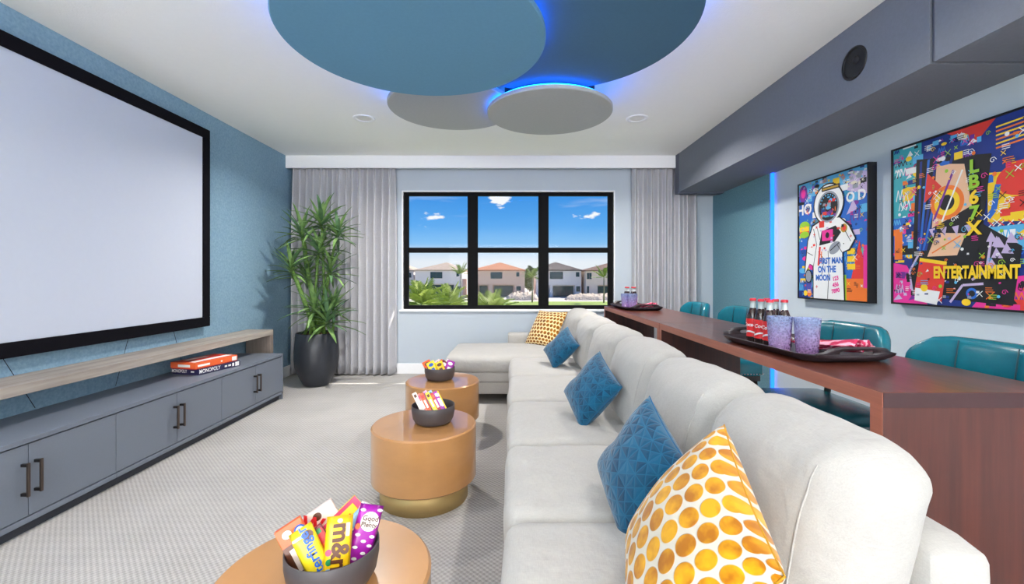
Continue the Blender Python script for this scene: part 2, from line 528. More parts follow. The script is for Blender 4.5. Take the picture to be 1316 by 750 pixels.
for a, b in bays:
    obj('transom', bx(fx(a), fx(b), FY0 + 0.006, FY1, fz(324.5), fz(318), 0.004), 'window_black', win, world=True)
    obj('pane', bx(fx(a), fx(b), 5.868, 5.874, fz(392), fz(324.5)), 'window_glass', win, world=True)
    obj('pane', bx(fx(a), fx(b), 5.868, 5.874, fz(318), fz(251.5)), 'window_glass', win, world=True)
bm = bmesh.new()
e = 0.016
box(bm, WX0, WX1, YB - 0.004, FY1, WZ0, FZ0); box(bm, WX0, WX1, YB - 0.004, FY1, FZ1, WZ1)
box(bm, WX0, FX0, YB - 0.004, FY1, FZ0, FZ1); box(bm, FX1, WX1, YB - 0.004, FY1, FZ0, FZ1)
obj('window_casing', bm, 'white_trim', win, world=True)
obj('window_sill', bx(WX0 - 0.03, WX1 + 0.03, YB - 0.03, YB, WZ0 - 0.012, WZ0 + 0.008, 0.003), 'white_trim', win, world=True)

# ---------------------------------------------------------------- lamps: two seen downlights, plus fill lamps added out of view
def downlight(x, y, label, power=13):
    t = thing('recessed_downlight', label, 'ceiling light', (x, y, ZC), 0, 'recessed ceiling downlights')
    obj('trim_ring', lathe([(0.105, 0.0), (0.105, -0.006), (0.098, -0.010), (0.070, -0.008), (0.066, 0.0)], 36), 'white_trim', t, True)
    obj('lens', lathe([(0.066, -0.004), (0.045, -0.007), (0, -0.008)], 28), 'lamp_lens', t, True)
    if not power: return
    d = bpy.data.lights.new('downlight_lamp', 'AREA'); d.shape = 'DISK'; d.size = 0.16; d.energy = power; d.color = (1, 0.96, 0.9); d.spread = 2.6
    o = bpy.data.objects.new('downlight_lamp', d); C.objects.link(o); o.location = (0, 0, -0.02); o.parent = t


downlight(-1.443, 4.29, 'round white downlight in the ceiling on the screen side of the grey discs', 30)
downlight(1.222, 4.29, 'round white downlight in the ceiling between the grey disc and the soffit', 30)
for x in (-1.443, 1.222):  # rows out of view, added to light the room
    for k_, y in enumerate((1.9, -0.5, -3.0, -5.5)):
        downlight(x, y, 'added unseen white downlight in the %s row back from the discs, on the %s side' % (('first', 'second', 'third', 'last')[k_], 'screen' if x < 0 else 'bar'), 7 if k_ < 2 else 14)


def fill_uplight(x, y, label):  # unseen lamp added to bounce light off the ceiling
    t = thing('added_uplighter', label, 'added fill lamp', (x, y, 0), 0, 'added fill uplighters behind the photographer')
    obj('base', lathe([(0, 0), (0.15, 0), (0.15, 0.02), (0.02, 0.03), (0, 0.03)], 28), 'brass_satin', t, True)
    obj('pole', lathe([(0.012, 0.03), (0.012, 1.72), (0, 1.72)], 12), 'brass_satin', t, True)
    obj('shade', lathe([(0.02, 1.70), (0.12, 1.74), (0.2, 1.82), (0.195, 1.82), (0.115, 1.75), (0, 1.73)], 32), 'white_trim', t, True)
    d = bpy.data.lights.new('fill_uplight_lamp', 'AREA'); d.shape = 'DISK'; d.size = 0.3; d.energy = 95; d.color = (1, 0.985, 0.96)
    o = bpy.data.objects.new('fill_uplight_lamp', d); C.objects.link(o); o.location = (0, 0, 1.84); o.rotation_euler = (PI, 0, 0); o.parent = t


fill_uplight(-2.1, -2.0, 'added unseen brass fill uplighter behind the photographer on the screen side')
fill_uplight(1.9, -2.0, 'added unseen brass fill uplighter behind the photographer on the bar side')
fill_uplight(-2.1, -5.0, 'added unseen brass fill uplighter at the far rear of the room on the screen side')
fill_uplight(1.9, -5.0, 'added unseen brass fill uplighter at the far rear of the room on the bar side')


def ceiling_disc(x, y, r, zb, m, label, led=True, th=0.032, mount=0.0):
    t = thing('ceiling_disc', label, 'ceiling panel', (x, y, zb), 0, 'round floating ceiling discs')
    obj('disc', lathe([(0, 0), (r - 0.006, 0), (r, 0.005), (r, th - 0.004), (r - 0.006, th), (0, th)], 128), [m], t, True)
    for p in t.children[0].data.polygons: p.use_smooth = False
    mr = mount or r * 0.55
    obj('mounting_plate', lathe([(0, th), (mr, th), (mr, ZC - zb), (0, ZC - zb)], 64), 'mount_navy', t)
    if led:
        bm = lathe([(r - 0.045, th + 0.003), (r - 0.03, th + 0.003), (r - 0.03, th + 0.016), (r - 0.045, th + 0.016), (r - 0.045, th + 0.003)], 128)
        obj('light_strip', bm, 'led_blue', t)


ceiling_disc(-0.535, 2.45, 0.722, 2.575, 'disc_blue', 'big light blue round ceiling disc hung lowest on the screen side', mount=0.3)
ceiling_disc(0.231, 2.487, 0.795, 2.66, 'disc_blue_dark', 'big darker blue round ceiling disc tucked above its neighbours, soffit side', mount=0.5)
ceiling_disc(0.301, 3.551, 0.501, 2.58, 'disc_grey', 'small grey round ceiling disc ringed by bright blue light', mount=0.36)
ceiling_disc(-0.49, 3.59, 0.51, 2.64, 'disc_grey', 'small grey round ceiling disc partly covered by the light blue one', mount=0.3)

# round speaker set in the soffit face
sp = thing('soffit_speaker', 'round black speaker set into the grey soffit', 'speaker', (XS, 2.684, 2.576))
sp.rotation_euler = (0, -PI / 2, 0)
obj('trim_ring', lathe([(0.098, 0.0), (0.098, 0.006), (0.088, 0.008), (0.082, 0.002), (0.082, 0.0)], 40), 'speaker_black', sp, True)
obj('cone', lathe([(0.083, 0.001), (0.05, 0.003), (0.03, 0.002), (0.0, 0.002)], 40), 'speaker_black', sp, True)
obj('tweeter', lathe([(0.026, 0.002), (0.02, 0.010), (0.0, 0.013)], 24, center=(0.012, -0.015, 0)), 'handle_post', sp, True)

# ---------------------------------------------------------------- projection screen
t = thing('projection_screen', 'large white projection screen in a wide black frame on the blue wall', 'screen', (XL, 2.5, 0.82))
SY0, SY1, SZ0, SZ1, FW = 0.86, 4.115, 0.815, 2.64, 0.088
bm = bmesh.new(); X0, X1 = XL, XL + 0.262 - 0.2
box(bm, X0, X1, SY0, SY1, SZ0, SZ0 + FW, 0.004); box(bm, X0, X1, SY0, SY1, SZ1 - FW, SZ1, 0.004)
box(bm, X0, X1, SY0, SY0 + FW, SZ0 + FW, SZ1 - FW, 0.004); box(bm, X0, X1, SY1 - FW, SY1, SZ0 + FW, SZ1 - FW, 0.004)
obj('frame', bm, 'black_velvet', t, world=True)
obj('screen_surface', bx(XL + 0.02, XL + 0.05, SY0 + FW, SY1 - FW, SZ0 + FW, SZ1 - FW), 'screen_white', t, world=True)

# ---------------------------------------------------------------- low cabinets, worktop and wooden shelf along the screen wall
CX, CZ = -2.40, 0.475
units = [(3.635, 4.60, 'grey two-door low cabinet at the plant end of the row'),
         (2.665, 3.635, 'grey two-door low cabinet in the middle, below the board games'),
         (1.70, 2.665, 'grey two-door low cabinet at the near end of the row')]
for y0, y1, lab in units:
    t = thing('low_cabinet', lab, 'cabinet', ((XL + CX) / 2, (y0 + y1) / 2, 0), 0, 'low cabinets under the screen')
    ex = 0.014 if y1 > 4.5 else 0.0
    obj('body', bx(XL + 0.018, CX - 0.022, y0 + 0.001, y1 - 0.001, 0.06, CZ - 0.026), 'cabinet_grey', t, world=True)
    obj('toe_kick', bx(XL + 0.018, CX - 0.03, y0 + 0.001, y1 - 0.001, 0.0, 0.06), 'cabinet_kick', t, world=True)
    obj('bottom_rail', bx(CX - 0.022, CX + 0.004, y0 + 0.001, y1 - 0.001, 0.055, 0.082, 0.002), 'cabinet_grey', t, world=True)
    if ex: obj('side_panel', bx(XL + 0.018, CX + 0.004, y1 - 0.018, y1 + 0.002, 0.0, CZ - 0.026, 0.002), 'cabinet_grey', t, world=True)
    ym = (y0 + y1) / 2
    for k, (a, b) in enumerate(((y0 + 0.002, ym - 0.002), (ym + 0.002, y1 - 0.002 - ex * 1.3))):
        d = obj('door', bx(CX - 0.022, CX, a, b, 0.088, CZ - 0.032, 0.0015), 'cabinet_grey', t, world=True)
        hy = b - 0.028 if k == 0 else a + 0.028
        h = obj('handle', bx(CX + 0.027, CX + 0.038, hy - 0.006, hy + 0.006, 0.195, 0.36, 0.0015), 'bronze_metal', d)
        for hz in (0.199, 0.342):
            obj('handle_post', bx(CX, CX + 0.03, hy - 0.006, hy + 0.006, hz, hz + 0.014), 'handle_post', d)
tag(obj('worktop', bx(XL + 0.018, CX + 0.006, 1.70, 4.606, CZ - 0.025, CZ, 0.002), 'cabinet_grey'), 'long grey worktop lying across the low cabinets', 'worktop')
t = thing('console_shelf', 'long weathered oak bench shelf standing over the grey cabinets below the screen', 'shelf', (-2.75, 3.1, CZ))
obj('top', bx(XL + 0.002, -2.60, 1.70, 4.79, 0.645, 0.702, 0.002), 'shelf_wood', t, world=True)
obj('end_panel', bx(XL + 0.02, -2.60, 4.735, 4.79, 0.0, 0.645, 0.002), 'shelf_wood_end', t, world=True)
tag(obj('cable_plug', bx(-2.86, -2.835, 4.38, 4.46, CZ, CZ + 0.02, 0.004), 'print_white'), 'small white plug lying at the back of the grey worktop', 'plug')


def add_text(parent, name, body, size, m, mtx, bold=0.0, shear=0.0, spacing=1.0, sx=1.0):
    me = text_mesh(body, size, bold, shear, spacing, sx)
    me.transform(mtx)
    me.name = name
    return link(name, me, m, parent)


def frame_mtx(o, xa, ya):
    xa = Vector(xa).normalized(); ya = Vector(ya).normalized(); za = xa.cross(ya)
    m_ = Matrix((xa, ya, za)).transposed().to_4x4(); m_.translation = Vector(o); return m_


def game_box(name, label, loc, rotz, lx, ly, h, cols, words):
    """local x = short end, y = long side; the end facing -y and the long side facing +x carry print"""
    t = thing(name, label, 'board game', loc, rotz)
    obj('base', bx(0.003, lx - 0.003, 0.003, ly - 0.003, 0, h * 0.9), cols[0], t)
    obj('lid', bx(0, lx, 0, ly, h * 0.12, h, 0.001), cols[1], t)
    top = bmesh.new(); box(top, lx * 0.08, lx * 0.92, ly * 0.06, ly * 0.94, h, h + 0.0008)
    obj('cover_print', top, cols[2], t)
    if len(cols) > 3:
        obj('cover_stripe', bx(lx * 0.62, lx * 0.86, ly * 0.06, ly * 0.94, h + 0.0008, h + 0.0014), cols[3], t)
        obj('cover_stripe', bx(lx * 0.12, lx * 0.3, ly * 0.2, ly * 0.7, h + 0.0008, h + 0.0014), cols[3], t)
    for a, b, w in words['side']:
        obj('printed_mark', bx(lx, lx + 0.0006, ly * a, ly * b, h * (0.5 - w), h * (0.5 + w)), 'print_white', t)
    for a, b, w in words['end']:
        obj('printed_mark', bx(lx * a, lx * b, -0.0006, 0, h * (0.5 - w), h * (0.5 + w)), 'print_white', t)
    return t


mat('game_navy', (44, 40, 78), 0.4); mat('game_navy_side', (60, 72, 96), 0.4); mat('game_red', (206, 44, 34), 0.35); mat('game_orange', (238, 104, 52), 0.35)
ga = math.radians(-12.5)
# corner nearest the camera, in front
gb = game_box('board_game', 'dark blue MONOPOLY board game box at the bottom of the stack', (-2.8, 3.62, CZ), ga, 0.272, 0.405, 0.05,
              ['game_navy', 'game_navy', 'game_navy_side'], {'side': [(0.6, 0.66, 0.15), (0.69, 0.76, 0.15), (0.79, 0.84, 0.28), (0.87, 0.97, 0.36)], 'end': [(0.7, 0.82, 0.1)]})
add_text(gb, 'lettering', 'MONOPOLY', 0.036, 'print_white', frame_mtx((0.075, -0.0008, 0.026), (1, 0, 0), (0, 0, 1)), 0.0006, sx=0.75)
add_text(gb, 'lettering', 'MONOPOLY', 0.044, 'print_white', frame_mtx((0.2728, 0.1, 0.026), (0, 1, 0), (0, 0, 1)), 0.0008, sx=0.8)
game_box('board_game', 'orange and red board game box lying on the dark blue one', (-2.785, 3.585, CZ + 0.0512), ga, 0.25, 0.405, 0.052,
         ['game_red', 'game_orange', 'game_red', 'print_white'], {'side': [(0.05, 0.32, 0.16), (0.58, 0.62, 0.12), (0.86, 0.98, 0.34)], 'end': [(0.3, 0.78, 0.2)]})

# ---------------------------------------------------------------- curtains
def curtain(name, label, x0, x1, zt, zb, folds, seed, flat_from=None):
    rr = random.Random(seed)
    bm = bmesh.new(); nx, nz = int((x1 - x0) * 150), 26
    ph = [rr.uniform(0.75, 1.3) for _ in range(folds + 2)]
    tot = sum(ph[:folds]); acc = [0]
    for p in ph[:folds]: acc.append(acc[-1] + p / tot)
    def phase(s):
        for i in range(folds):
            if s <= acc[i + 1]: return i + (s - acc[i]) / (acc[i + 1] - acc[i])
        return folds
    amp = [rr.uniform(0.7, 1.25) for _ in range(folds + 1)]
    rows = []
    for j in range(nz + 1):
        q = j / nz; z = zt + (zb - zt) * q
        row = []
        for i in range(nx + 1):
            s = i / nx; p = phase(s)
            a = 0.06 * amp[min(int(p), folds)] * (0.45 + 0.55 * min(1, q * 3.5))
            a2 = 0.016 * max(0, 1 - q * 9)
            dx = 0.014 * math.sin(2 * PI * p + 1.3 + q * 0.8) * min(1, q * 3)
            y = a * math.cos(2 * PI * p) + a2 * math.cos(6 * PI * p) + 0.008 * math.sin(9 * s + 3 * q)
            row.append(bm.verts.new((x0 + s * (x1 - x0) + dx, y, z)))
        rows.append(row)
    for a, b in zip(rows, rows[1:]):
        for i in range(nx): bm.faces.new((a[i], a[i + 1], b[i + 1], b[i]))
    t = thing(name, label, 'curtain', ((x0 + x1) / 2, 5.715, zb))
    bmesh.ops.translate(bm, vec=(-(x0 + x1) / 2, 0, -zb), verts=bm.verts)
    o = obj('drape', bm, 'curtain_linen', t, True)
    md = o.modifiers.new('thickness', 'SOLIDIFY'); md.thickness = 0.004
    bm = bmesh.new(); box(bm, x0 - (x0 + x1) / 2, x1 - (x0 + x1) / 2, -0.012, 0.012, zt - zb, zt - zb + 0.025)
    obj('curtain_track', bm, 'white_trim', t)


curtain('curtain', 'grey linen floor curtain hanging behind the potted plant', XL + 0.02, -1.525, 2.79, 0.02, 15, 3)
curtain('curtain', 'grey linen floor curtain hanging beside the soffit and bar', 1.56, 2.425, 2.79, 0.02, 9, 8)

# ---------------------------------------------------------------- potted plant
PX, PY = -2.31, 5.2
t = thing('potted_plant', 'tall leafy cane plant in a tapered black planter by the curtain', 'plant', (PX, PY, 0))
obj('planter', lathe([(0, 0), (0.13, 0), (0.152, 0.02), (0.205, 0.13), (0.238, 0.22), (0.248, 0.32), (0.244, 0.45), (0.228, 0.615), (0.222, 0.62), (0.212, 0.615), (0.212, 0.56), (0, 0.56)], 56), 'planter_black', t, True)
bm = lathe([(0, 0.585), (0.12, 0.585), (0.214, 0.57)], 28)
for v in bm.verts: v.co.z += 0.015 * noise.noise(v.co * 30)
obj('bark_chips', bm, 'bark', t, True)
bm = bmesh.new()
for k in range(40):
    a = RND.uniform(0, 2 * PI); r = RND.uniform(0.02, 0.19)
    mm = Matrix.Translation((r * math.cos(a), r * math.sin(a), 0.595)) @ Matrix.Rotation(RND.uniform(0, 6), 4, 'Z') @ Matrix.Rotation(RND.uniform(-.5, .5), 4, 'X')
    q = bmesh.ops.create_cube(bm, size=1, matrix=mm @ Matrix.Diagonal((RND.uniform(.02, .05), RND.uniform(.015, .03), .012, 1)))
tag(obj('bark_chip', bm, 'bark', t), 'reddish brown bark chips', kind='stuff')


def leaf_mesh(length, width, droop, seed):
    bm = bmesh.new(); n = 7; prev = None; rr = random.Random(seed)
    tw = rr.uniform(-0.3, 0.3)
    for i in range(n + 1):
        s = i / n
        w = width * (0.55 + 1.3 * s) * (1 - s) ** 0.75 if s < 1 else 0
        w = width * math.sin(PI * (0.18 + 0.82 * s)) ** 0.8 if s < 1 else 0.0004
        x = length * s * (1 - 0.12 * s * droop); z = -length * droop * s * s * 0.55
        c = math.cos(tw * s); q = math.sin(tw * s)
        l = bm.verts.new((x, -w * c, z - w * q + 0.25 * w)); m_ = bm.verts.new((x, 0, z - 0.004)); r = bm.verts.new((x, w * c, z + w * q + 0.25 * w))
        if prev:
            bm.faces.new((prev[0], prev[1], m_, l)); bm.faces.new((prev[1], prev[2], r, m_))
        prev = (l, m_, r)
    me = bpy.data.meshes.new('leaf'); bm.to_mesh(me); bm.free(); me.shade_smooth()
    return me


leaf_lib = []
for k in range(8):
    me = leaf_mesh(0.29 + 0.02 * (k % 4), 0.0195, 0.25 + 0.14 * (k % 5), k)
    me.materials.append(MATS['leaf_green' if k % 3 else 'leaf_dark']); leaf_lib.append(me)


def px_to(px, py, Y): return Vector(((px - 658) / FPX * Y, Y, EYE - (py - 356) / FPX * Y))


heads = [(413, 283, 5.18, 30), (388, 297, 5.12, 30), (434, 297, 5.20, 28), (410, 318, 5.10, 30), (374, 342, 5.05, 30), (394, 352, 5.28, 28), (425, 345, 5.18, 28), (404, 392, 5.05, 26), (420, 408, 5.12, 32), (428, 392, 5.28, 26)]
base = Vector((PX, PY, 0))
for i, (hx, hy, Y, nl) in enumerate(heads):
    h = px_to(hx, hy, Y) - base
    a = 2 * PI * i / len(heads)
    foot = Vector((0.15 * math.cos(a * 2.2) * (0.5 + 0.06 * i) + (hx - 405) * 0.0016, 0.09 * math.sin(a * 2.2), 0.57))
    mid = foot.lerp(h, 0.5) + Vector((RND.uniform(-.015, .015), RND.uniform(-.02, .02), 0))
    bm = bmesh.new()
    rc = 0.027 if i in (1, 4, 5) else 0.016
    tube(bm, [foot, foot.lerp(mid, .5), mid, mid.lerp(h, .5), h], [rc, rc, rc * .95, rc * .9, rc * 0.7], 10)
    obj('cane', bm, 'cane_green', t, True)
    for k in range(nl):
        az = k * 2.39996 + RND.uniform(-.2, .2)
        lift = math.radians(80 - 95 * (k / nl) + RND.uniform(-9, 9))
        o = bpy.data.objects.new('leaf', leaf_lib[(k * 3 + i) % 8]); C.objects.link(o); o.parent = t
        sc = RND.uniform(0.85, 1.15) * (1.15 if i in (8, 0) else 1.0)
        yext = PY + h.y + 0.33 * sc * math.cos(lift) * math.sin(az)
        if yext > 5.62: sc *= 0.55
        if PX + h.x + 0.33 * sc * math.cos(lift) * math.cos(az) < XL + 0.02: sc *= 0.6
        o.matrix_local = Matrix.Translation(h + Vector((0, 0, -0.10 * (k / nl)))) @ Matrix.Rotation(az, 4, 'Z') @ Matrix.Rotation(-lift, 4, 'Y') @ Matrix.Diagonal((sc, sc, sc, 1))

# ---------------------------------------------------------------- sectional sofa
sofa = thing('sectional_sofa', 'long off-white linen sectional sofa with a chaise at the window end', 'sofa', (0.5, 3.0, 0))
SE = [0.82, 1.46, 2.12, 2.86, 3.60, 4.385]
CHX, CHY0, CHY1 = -0.675, 4.40, 5.36
SEAT = 0.475


def soft(name, cx, cy, cz, dx, dy, dz, rad, crown, n=14, wob=0.004, lean=0.0, sag=0.0, seed=0, parent=sofa):
    bm = rounded_grid_box(dx, dy, dz, rad, n, crown)
    for v in bm.verts:
        q = Vector((v.co.x * 3 + seed * 3.7, v.co.y * 3, v.co.z * 3))
        v.co += v.co.normalized() * (noise.noise(q) * wob * 2 + noise.noise(q * 3.1) * wob)
        if sag:
            top = max(0.0, v.co.z / (dz / 2))
            a = abs(v.co.y) / (dy / 2)
            v.co.z += sag * top * (0.35 * (1 - a * a) - 0.9 * max(0, a - 0.78) * 2)
            if v.co.z > dz * 0.25 and a > 0.55:       # crumpled upper corners
                v.co.x += 0.005 * math.sin(v.co.z * 40 + v.co.y * 22 + seed)
        v.co.x += lean * v.co.z
    bmesh.ops.translate(bm, vec=(cx, cy, cz), verts=bm.verts)
    return obj(name, bm, 'sofa_linen', parent, True, world=True)


# base: rail and skirt of the long run and of the chaise
bm = bmesh.new(); box(bm, 0.03, 0.9, SE[0], CHY0, 0.215, 0.30, 0.012); obj('base_rail', bm, 'sofa_linen', sofa, world=True)
bm = bmesh.new(); box(bm, 0.035, 0.9, SE[0] + 0.005, CHY0, 0.095, 0.213, 0.012); obj('base_skirt', bm, 'sofa_linen', sofa, world=True)
bm = bmesh.new(); box(bm, CHX + 0.02, 0.9, CHY0 + 0.01, CHY1, 0.218, 0.312, 0.014); obj('base_rail', bm, 'sofa_linen', sofa, world=True)
bm = bmesh.new(); box(bm, CHX + 0.025, 0.9, CHY0 + 0.015, CHY1, 0.095, 0.216, 0.014); obj('base_skirt', bm, 'sofa_linen', sofa, world=True)
for fx_, fy_ in ((CHX + 0.08, CHY0 + 0.08), (CHX + 0.08, CHY1 - 0.08), (0.12, 1.0), (0.12, 2.86), (0.12, 4.3), (0.93, 1.0), (0.93, 2.86), (0.93, 5.3)):
    obj('foot', lathe([(0, 0), (0.022, 0), (0.03, 0.1), (0, 0.1)], 14, center=(fx_, fy_, 0)), 'stool_wood', sofa, True, world=True)
for i, (a, b) in enumerate(zip(SE, SE[1:])):
    soft('seat_cushion', 0.37, (a + b) / 2, SEAT - 0.095, 0.78, b - a - 0.004, 0.185, 0.05, (0.012, 0.0, 0.016), seed=i)
soft('chaise_cushion', (CHX + 0.74) / 2, (CHY0 + CHY1) / 2, SEAT - 0.085, 0.74 - CHX, CHY1 - CHY0, 0.165, 0.055, (0.012, 0.01, 0.03), n=16, seed=9)
# back frame, arm
soft('back_frame', 0.93, (0.90 + 5.52) / 2, 0.40, 0.15, 5.52 - 0.90, 0.62, 0.045, (0, 0, 0), n=14, wob=0.002)
soft('arm', 0.42, 5.44, 0.34, 0.94, 0.16, 0.49, 0.03, (0, 0, 0), n=12, wob=0.002)
BK = [0.885, 1.47, 2.12, 2.85, 3.58, 4.40, 5.34]
for i, (a, b) in enumerate(zip(BK, BK[1:])):
    o = soft('back_cushion', 0.745, (a + b) / 2, 0.672, 0.23, b - a - 0.01, 0.45, 0.085, (0.055, 0.004, 0.0), n=18, wob=0.0045, lean=0.20, sag=0.03, seed=20 + i)
    # welt seam along the two side edges
    tree_ = BVHTree.FromPolygons([v.co for v in o.data.vertices], [tuple(p.vertices) for p in o.data.polygons])
    for ys in (a + 0.075, b - 0.075):
        pts = []
        for k in range(13):
            hit = tree_.ray_cast(Vector((-0.5, ys, 0.86 - 0.34 * k / 12)), Vector((1, 0, 0)))
            if hit[0] is not None: pts.append(hit[0])
        if len(pts) > 3:
            bm = bmesh.new(); tube(bm, pts, 0.0025, 5)
            obj('welt', bm, 'sofa_linen', o, True)


# ---------------------------------------------------------------- scatter pillows
def pillow(name, label, center, size, thick, m, yaw=0.0, lean=0.0, roll=0.0, pinch=0.06, dent=0.0):
    n = 26; bm = bmesh.new(); uvl = bm.loops.layers.uv.new('UVMap'); grid = {}
    for side in (1, -1):
        for i in range(n + 1):
            for j in range(n + 1):
                u = -1 + 2 * i / n; v = -1 + 2 * j / n
                edge = i in (0, n) or j in (0, n)
                if side == -1 and edge: grid[(side, i, j)] = grid[(1, i, j)]; continue
                u_ = math.sin(u * PI / 2) * 0.5 + u * 0.5; v_ = math.sin(v * PI / 2) * 0.5 + v * 0.5
                x = size / 2 * u_ * (1 - pinch * (1 - v_ * v_)); y = size / 2 * v_ * (1 - pinch * (1 - u_ * u_))
                pr = ((1 - u_ ** 2) * (1 - v_ ** 2))
                z = side * thick / 2 * max(0.0, pr) ** 0.42
                y -= dent * math.exp(-(u_ / 0.35) ** 2) * max(0, v_) ** 2
                z += 0.006 * noise.noise(Vector((u * 2.2, v * 2.2, side * 3.0))) * pr ** 0.3
                grid[(side, i, j)] = bm.verts.new((x, y, z))
    for side in (1, -1):
        for i in range(n):
            for j in range(n):
                idx = [(i, j), (i + 1, j), (i + 1, j + 1), (i, j + 1)]
                if side == -1: idx.reverse()
                f = bm.faces.new([grid[(side, a, b)] for a, b in idx])
                for lp, (a, b) in zip(f.loops, idx): lp[uvl].uv = (a / n + 3, b / n + 3)
    t = thing(name, label, 'pillow', (0, 0, 0), 0, 'scatter pillows on the sofa')
    me = bpy.data.meshes.new(name); bm.to_mesh(me); bm.free(); me.shade_smooth()
    o = link('cover', me, m, t)
    bm = bmesh.new(); pts = []
    for k in range(4 * n):
        q = k % n; s_ = k // n
        i, j = [(q, 0), (n, q), (n - q, n), (0, n - q)][s_]
        u = -1 + 2 * i / n; v = -1 + 2 * j / n
        u_ = math.sin(u * PI / 2) * 0.5 + u * 0.5; v_ = math.sin(v * PI / 2) * 0.5 + v * 0.5
        x = size / 2 * u_ * (1 - pinch * (1 - v_ * v_)); y = size / 2 * v_ * (1 - pinch * (1 - u_ * u_))
        y -= dent * math.exp(-(u_ / 0.35) ** 2) * max(0, v_) ** 2
        pts.append((x, y, 0))
    tube(bm, pts + [pts[0]], 0.0019, 5, cap=False)
    seam = 'seam_' + m
    if seam not in MATS: mat(seam, (12, 92, 138) if 'blue' in m else ((186, 134, 20) if 'gold' in m else (190, 140, 50)), 0.8)
    obj('seam', bm, seam, t, True)
    # local x -> -Y, local y -> Z, local z -> -X, then lean back, turn
    B = Matrix(((0, 0, -1), (-1, 0, 0), (0, 1, 0))).to_4x4()
    M_ = Matrix.Rotation(yaw, 4, 'Z') @ Matrix.Rotation(lean, 4, 'Y') @ B @ Matrix.Rotation(roll, 4, 'Z')
    M_.translation = Vector(center)
    t.matrix_basis = M_
    return t


rad_ = math.radians
PIL = [
    ('scatter_pillow', 'big gold-dotted velvet pillow leaning on the nearest back cushion', (0.39, 0.975, 0.672), 0.42, 0.19, 'velvet_gold_dots', rad_(-4), rad_(30), rad_(72)),
    ('scatter_pillow', 'blue quilted velvet pillow right behind the big gold-dotted one', (0.422, 1.465, 0.638), 0.345, 0.16, 'velvet_blue_quilt', rad_(15), rad_(25), rad_(66)),
    ('scatter_pillow', 'blue quilted velvet pillow halfway along the sofa', (0.44, 2.45, 0.645), 0.33, 0.16, 'velvet_blue_quilt', rad_(26), rad_(30), rad_(62)),
    ('scatter_pillow', 'blue quilted velvet pillow nearest the chaise', (0.435, 3.93, 0.64), 0.315, 0.15, 'velvet_blue_quilt', rad_(32), rad_(36), rad_(60)),
    ('scatter_pillow', 'amber honeycomb pillow leaning in the chaise corner by the window', (0.395, 5.13, 0.675), 0.46, 0.14, 'velvet_amber_honeycomb', rad_(40), rad_(33), rad_(1)),
]
for p in PIL:
    pillow(*p[:6], yaw=p[6], lean=p[7], roll=p[8], dent=0.03 if 'blue' in p[5] else 0.0)

# ---------------------------------------------------------------- drum coffee tables and bowls
TZ = 0.42
tables = [(-0.537, 1.263, 'honey wood drum table on a brass base, nearest of three, only its top in view'),
          (-0.511, 2.568, 'honey wood drum table on a brass base, middle of the three'),
          (-0.574, 3.64, 'honey wood drum table farthest along, in front of the chaise')]
for x, y, lab in tables:
    t = thing('drum_coffee_table', lab, 'table', (x, y, 0), 0, 'drum coffee tables in front of the sofa')
    obj('drum', lathe([(0, 0.115), (0.292, 0.115), (0.3, 0.123), (0.3, TZ - 0.008), (0.292, TZ), (0.15, TZ), (0, TZ)], 96), 'table_honey', t, True)
    md = t.children[0].modifiers.new('edge', 'EDGE_SPLIT'); md.split_angle = 0.6
    obj('base_ring', lathe([(0, 0.0), (0.252, 0.0), (0.252, 0.116), (0, 0.116)], 96), 'brass_satin', t, True)
    md = t.children[1].modifiers.new('edge', 'EDGE_SPLIT'); md.split_angle = 0.6
bowls = [(-0.503, 1.235, 'dark grey bowl of sweets on the nearest drum table'), (-0.463, 2.585, 'dark grey bowl of sweets on the middle drum table'),
         (-0.602, 3.665, 'dark grey bowl of sweets on the farthest drum table')]
for x, y, lab in bowls:
    o = obj('sweets_bowl', lathe([(0, 0.0), (0.088, 0.0), (0.105, 0.008), (0.118, 0.03), (0.125, 0.07), (0.125, 0.103), (0.1225, 0.105), (0.120, 0.102), (0.120, 0.07), (0.112, 0.032), (0.098, 0.014), (0, 0.010)], 56), 'bowl_charcoal', None, True)
    o.location = (x, y, TZ); tag(o, lab, 'bowl', 'sweets bowls')

# sweets: packets and boxes standing in the bowls
COL = {'yellow': (250, 200, 20), 'orange': (236, 92, 28), 'red': (206, 26, 34), 'purple': (160, 22, 160), 'cream': (240, 222, 212), 'pink': (236, 70, 110),
       'sky': (150, 200, 235), 'green': (30, 140, 80), 'maroon': (110, 20, 40), 'brown': (92, 48, 24), 'blue': (20, 90, 190), 'white': (246, 244, 240), 'lemon': (250, 222, 40), 'salmon': (240, 130, 120), 'lilac': (205, 170, 220)}
for k, c in COL.items(): mat('sweet_' + k, c, 0.32, coat=0.2)


